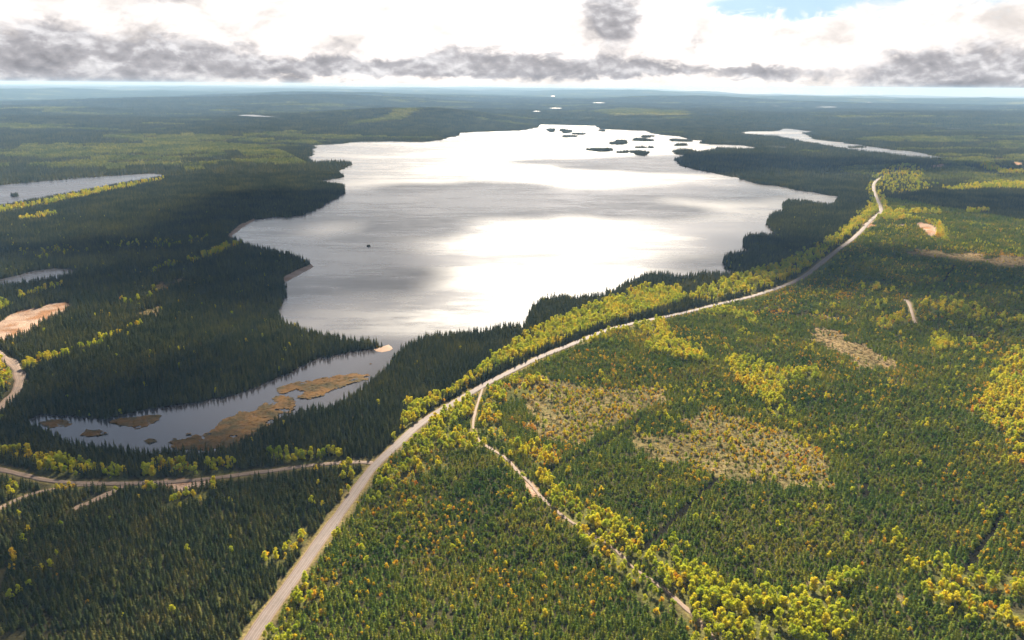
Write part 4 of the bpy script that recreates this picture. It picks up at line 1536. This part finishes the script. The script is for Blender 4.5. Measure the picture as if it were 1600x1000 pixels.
def tree_objects(pts, order, crowns, crown_mat, trunk_mat, name, look, category, trunk_dims, first_variant=0, looks=None, mats=None, names=None):
    crown_me, trunk_me = [], []
    for i, (V, F) in enumerate(crowns):
        me = face_mesh(name + '_crown', V, F, np.full(len(V), (i * .37) % 1))
        me.materials.append(mats[i] if mats else crown_mat)
        crown_me.append(me)
        zt = max(v[2] for v in V)
        tv, tf = trunk_shape(zt * trunk_dims[0], trunk_dims[1], trunk_dims[2])
        tm = face_mesh(name + '_trunk', tv, tf)
        tm.materials.append(trunk_mat)
        trunk_me.append(tm)
    for row in pts[order]:
        x, y, z, sx, sz, vi = row
        vi = int(vi) - first_variant
        root = bpy.data.objects.new(names[vi] if names else name, None)
        COL.objects.link(root)
        root.location = (x, y, z)
        root.rotation_euler = (0, 0, random.uniform(0, 6.28))
        root.scale = (sx, sx, sz)
        nm = place_phrase(x, y)
        root['label'] = (looks[vi] if looks else look) + ' ' + where(nm)
        root['category'] = category
        root['group'] = (names[vi] if names else name).replace('_', ' ') + 's ' + where(nm)
        c = bpy.data.objects.new('crown', crown_me[vi])
        COL.objects.link(c)
        c.parent = root
        t = bpy.data.objects.new('trunk', trunk_me[vi])
        COL.objects.link(t)
        t.parent = root


o_c, rest_c = pick_near(conifer_pts, len(V_OLD) + len(V_YOUNG) + len(V_MID), 300, 8)
o_b, rest_b = pick_near(birch_pts, len(V_BIRCH), 300, 8)
o_g, rest_g = pick_near(gold_pts, len(V_GOLD), 300, 4)
tree_objects(conifer_pts, o_c, OLD_CROWNS + YOUNG_CROWNS + MID_CROWNS, None, M_BARK, 'conifer', None, 'conifer', (.9, .13, .02),
             looks=['tall dark green spruce'] * 5 + ['small olive green spruce'] * 5 + ['dull green spruce'] * 5, mats=[M_OLD] * 5 + [M_YOUNG] * 5 + [M_MID] * 5)
tree_objects(birch_pts, o_b, BIRCH_CROWNS, M_BIRCH, M_BIRCHBARK, 'birch_tree', 'yellow green birch', 'birch', (.75, .12, .03))
tree_objects(gold_pts, o_g, GOLD_CROWNS, M_GOLD, M_BARK, 'autumn_bush', 'small orange gold bush', 'bush', (.55, .06, .02))


# ---------------------------------------------------------------- trees: all the rest, one scatter for each kind
def scatter(name, pts, variants, kind='stuff'):
    me = bpy.data.meshes.new(name)
    n = len(pts)
    me.vertices.add(n)
    me.vertices.foreach_set('co', pts[:, :3].astype(np.float32).ravel())
    a = me.attributes.new('size', 'FLOAT_VECTOR', 'POINT')
    a.data.foreach_set('vector', np.stack([pts[:, 3], pts[:, 3], pts[:, 4]], -1).astype(np.float32).ravel())
    a = me.attributes.new('turn', 'FLOAT', 'POINT')
    tile = np.array([len(v.data.vertices) > 900 for v in variants])[pts[:, 5].astype(int)]
    turn = np.where(tile, RNG.integers(0, 4, n) * (math.pi / 2) + GRID_TURN, RNG.uniform(0, 6.283, n))
    a.data.foreach_set('value', turn.astype(np.float32))
    a = me.attributes.new('sort', 'INT', 'POINT')
    a.data.foreach_set('value', pts[:, 5].astype(np.int32))
    me.update()
    o = link(name, me, None, kind=kind)
    ng = bpy.data.node_groups.new(name, 'GeometryNodeTree')
    ng.interface.new_socket('Geometry', in_out='INPUT', socket_type='NodeSocketGeometry')
    ng.interface.new_socket('Geometry', in_out='OUTPUT', socket_type='NodeSocketGeometry')
    nd = ng.nodes
    gi = nd.new('NodeGroupInput')
    go = nd.new('NodeGroupOutput')
    join = nd.new('GeometryNodeJoinGeometry')

    def attr(nm, typ):
        q = nd.new('GeometryNodeInputNamedAttribute')
        q.data_type = typ
        q.inputs['Name'].default_value = nm
        return q.outputs['Attribute']
    size, turn_, sort = attr('size', 'FLOAT_VECTOR'), attr('turn', 'FLOAT'), attr('sort', 'INT')
    cx = nd.new('ShaderNodeCombineXYZ')
    ng.links.new(turn_, cx.inputs[2])
    er = nd.new('FunctionNodeEulerToRotation')
    ng.links.new(cx.outputs[0], er.inputs[0])
    for k, v in enumerate(variants):
        if not (pts[:, 5].astype(int) == k).any():
            continue
        cmp_ = nd.new('FunctionNodeCompare')
        cmp_.data_type = 'INT'
        cmp_.operation = 'EQUAL'
        ng.links.new(sort, cmp_.inputs[2])
        cmp_.inputs[3].default_value = k
        info = nd.new('GeometryNodeObjectInfo')
        info.inputs['Object'].default_value = v
        iop = nd.new('GeometryNodeInstanceOnPoints')
        ng.links.new(gi.outputs[0], iop.inputs['Points'])
        ng.links.new(cmp_.outputs[0], iop.inputs['Selection'])
        ng.links.new(info.outputs['Geometry'], iop.inputs['Instance'])
        ng.links.new(er.outputs[0], iop.inputs['Rotation'])
        ng.links.new(size, iop.inputs['Scale'])
        ng.links.new(iop.outputs[0], join.inputs[0])
    ng.links.new(join.outputs[0], go.inputs[0])
    md = o.modifiers.new('scatter', 'NODES')
    md.node_group = ng
    return o


V_TWIG = []
for i in range(4):
    V, F = twig_shape(np.random.default_rng(800 + i))
    V_TWIG.append(proto('twigs', V, F, np.full(len(V), i / 4), M_SLASH))
scatter('conifer_forest', conifer_pts[rest_c], CV)
scatter('birch_woods', birch_pts[rest_b], BV)
scatter('autumn_undergrowth', gold_pts[rest_g], V_GOLD)
scatter('logging_debris', twig_pts, V_TWIG)
print('SCATTER', rest_c.sum(), rest_b.sum(), rest_g.sum(), len(twig_pts))

# ---------------------------------------------------------------- clouds out of view overhead, placed up the sun's rays to shade chosen ground
M_CLOUD, _N = material('cloud_vapour')
_d = _N.n('ShaderNodeBsdfDiffuse')
_d.inputs[0].default_value = (0.85, 0.85, 0.86, 1)
_t = _N.n('ShaderNodeBsdfTranslucent')
_t.inputs[0].default_value = (0.9, 0.9, 0.9, 1)
_x = _N.n('ShaderNodeMixShader')
_x.inputs[0].default_value = 0.35
_N.l(_d.outputs[0], _x.inputs[1])
_N.l(_t.outputs[0], _x.inputs[2])
_o = _N.n('ShaderNodeOutputMaterial')
_N.l(_x.outputs[0], _o.inputs[0])


def shade_cloud(px, py, rx, ry, alt, seed):
    g = G(np.array([[px, py]]))[0]
    t = alt / SUN_DIR.z
    c = np.array([g[0] + SUN_DIR.x * t, g[1] + SUN_DIR.y * t, alt])
    rg = np.random.default_rng(seed)
    bm = bmesh.new()
    k = int(9 + rx * ry / 40000)
    k = min(k, 26)
    for i in range(k):
        a = rg.uniform(0, 6.283)
        q = math.sqrt(rg.uniform(0, 1)) * .8
        s = rg.uniform(.22, .45)
        R = min(rx, ry)
        res = bmesh.ops.create_icosphere(bm, subdivisions=3, radius=1.0)
        off = np.array([math.cos(a) * q * rx, math.sin(a) * q * ry, rg.uniform(-.1, .2) * R * .3])
        for v in res['verts']:
            d = np.array(v.co)
            bump = 1 + .22 * math.sin(d[0] * 7 + i) * math.sin(d[1] * 6 + 2 * i) + .14 * math.sin(d[0] * 15 + d[2] * 9)
            flat = .30 if d[2] > 0 else .12
            v.co = Vector((d[0] * s * rx * bump + off[0], d[1] * s * ry * bump + off[1], d[2] * s * R * flat * bump + off[2]))
    me = bpy.data.meshes.new('shade_cloud')
    bm.to_mesh(me)
    bm.free()
    me.polygons.foreach_set('use_smooth', np.ones(len(me.polygons), bool))
    o = link('shade_cloud', me, M_CLOUD, kind='structure')
    o.location = c


for spec in [(340, 400, 330, 300, 1000, 3), (60, 395, 210, 90, 1000, 4), (905, 306, 500, 400, 1100, 5), (560, 330, 380, 420, 1100, 10), (500, 440, 190, 190, 950, 11),
             (1480, 430, 420, 160, 1000, 6), (1225, 395, 260, 190, 1000, 7), (300, 590, 180, 65, 900, 12), (110, 685, 200, 75, 900, 13), (330, 745, 150, 45, 900, 14), (60, 930, 90, 60, 900, 15), (1530, 500, 230, 60, 1000, 16), (1330, 455, 110, 40, 1000, 17), (1200, 258, 900, 420, 1250, 8), (1560, 318, 420, 130, 1100, 9)]:
    shade_cloud(*spec)


# ---------------------------------------------------------------- the air
def haze():
    bm = bmesh.new()
    bmesh.ops.create_cube(bm, size=1.0)
    me = bpy.data.meshes.new('haze')
    bm.to_mesh(me)
    bm.free()
    m, N = material('air')
    p = N.n('ShaderNodeVolumePrincipled')
    p.inputs['Color'].default_value = (0.32, 0.53, 0.83, 1)
    p.inputs['Absorption Color'].default_value = (0.6, 0.6, 0.6, 1)
    p.inputs['Density'].default_value = 5.2e-5
    p.inputs['Anisotropy'].default_value = 0.0
    o = N.n('ShaderNodeOutputMaterial')
    N.l(p.outputs[0], o.inputs['Volume'])
    o = link('haze', me, m, kind='stuff')
    zlo, zhi = -1400.0, 300.0
    o.scale = (160000, 160000, zhi - zlo)
    o.location = (0, 0, (zhi + zlo) / 2)


haze()
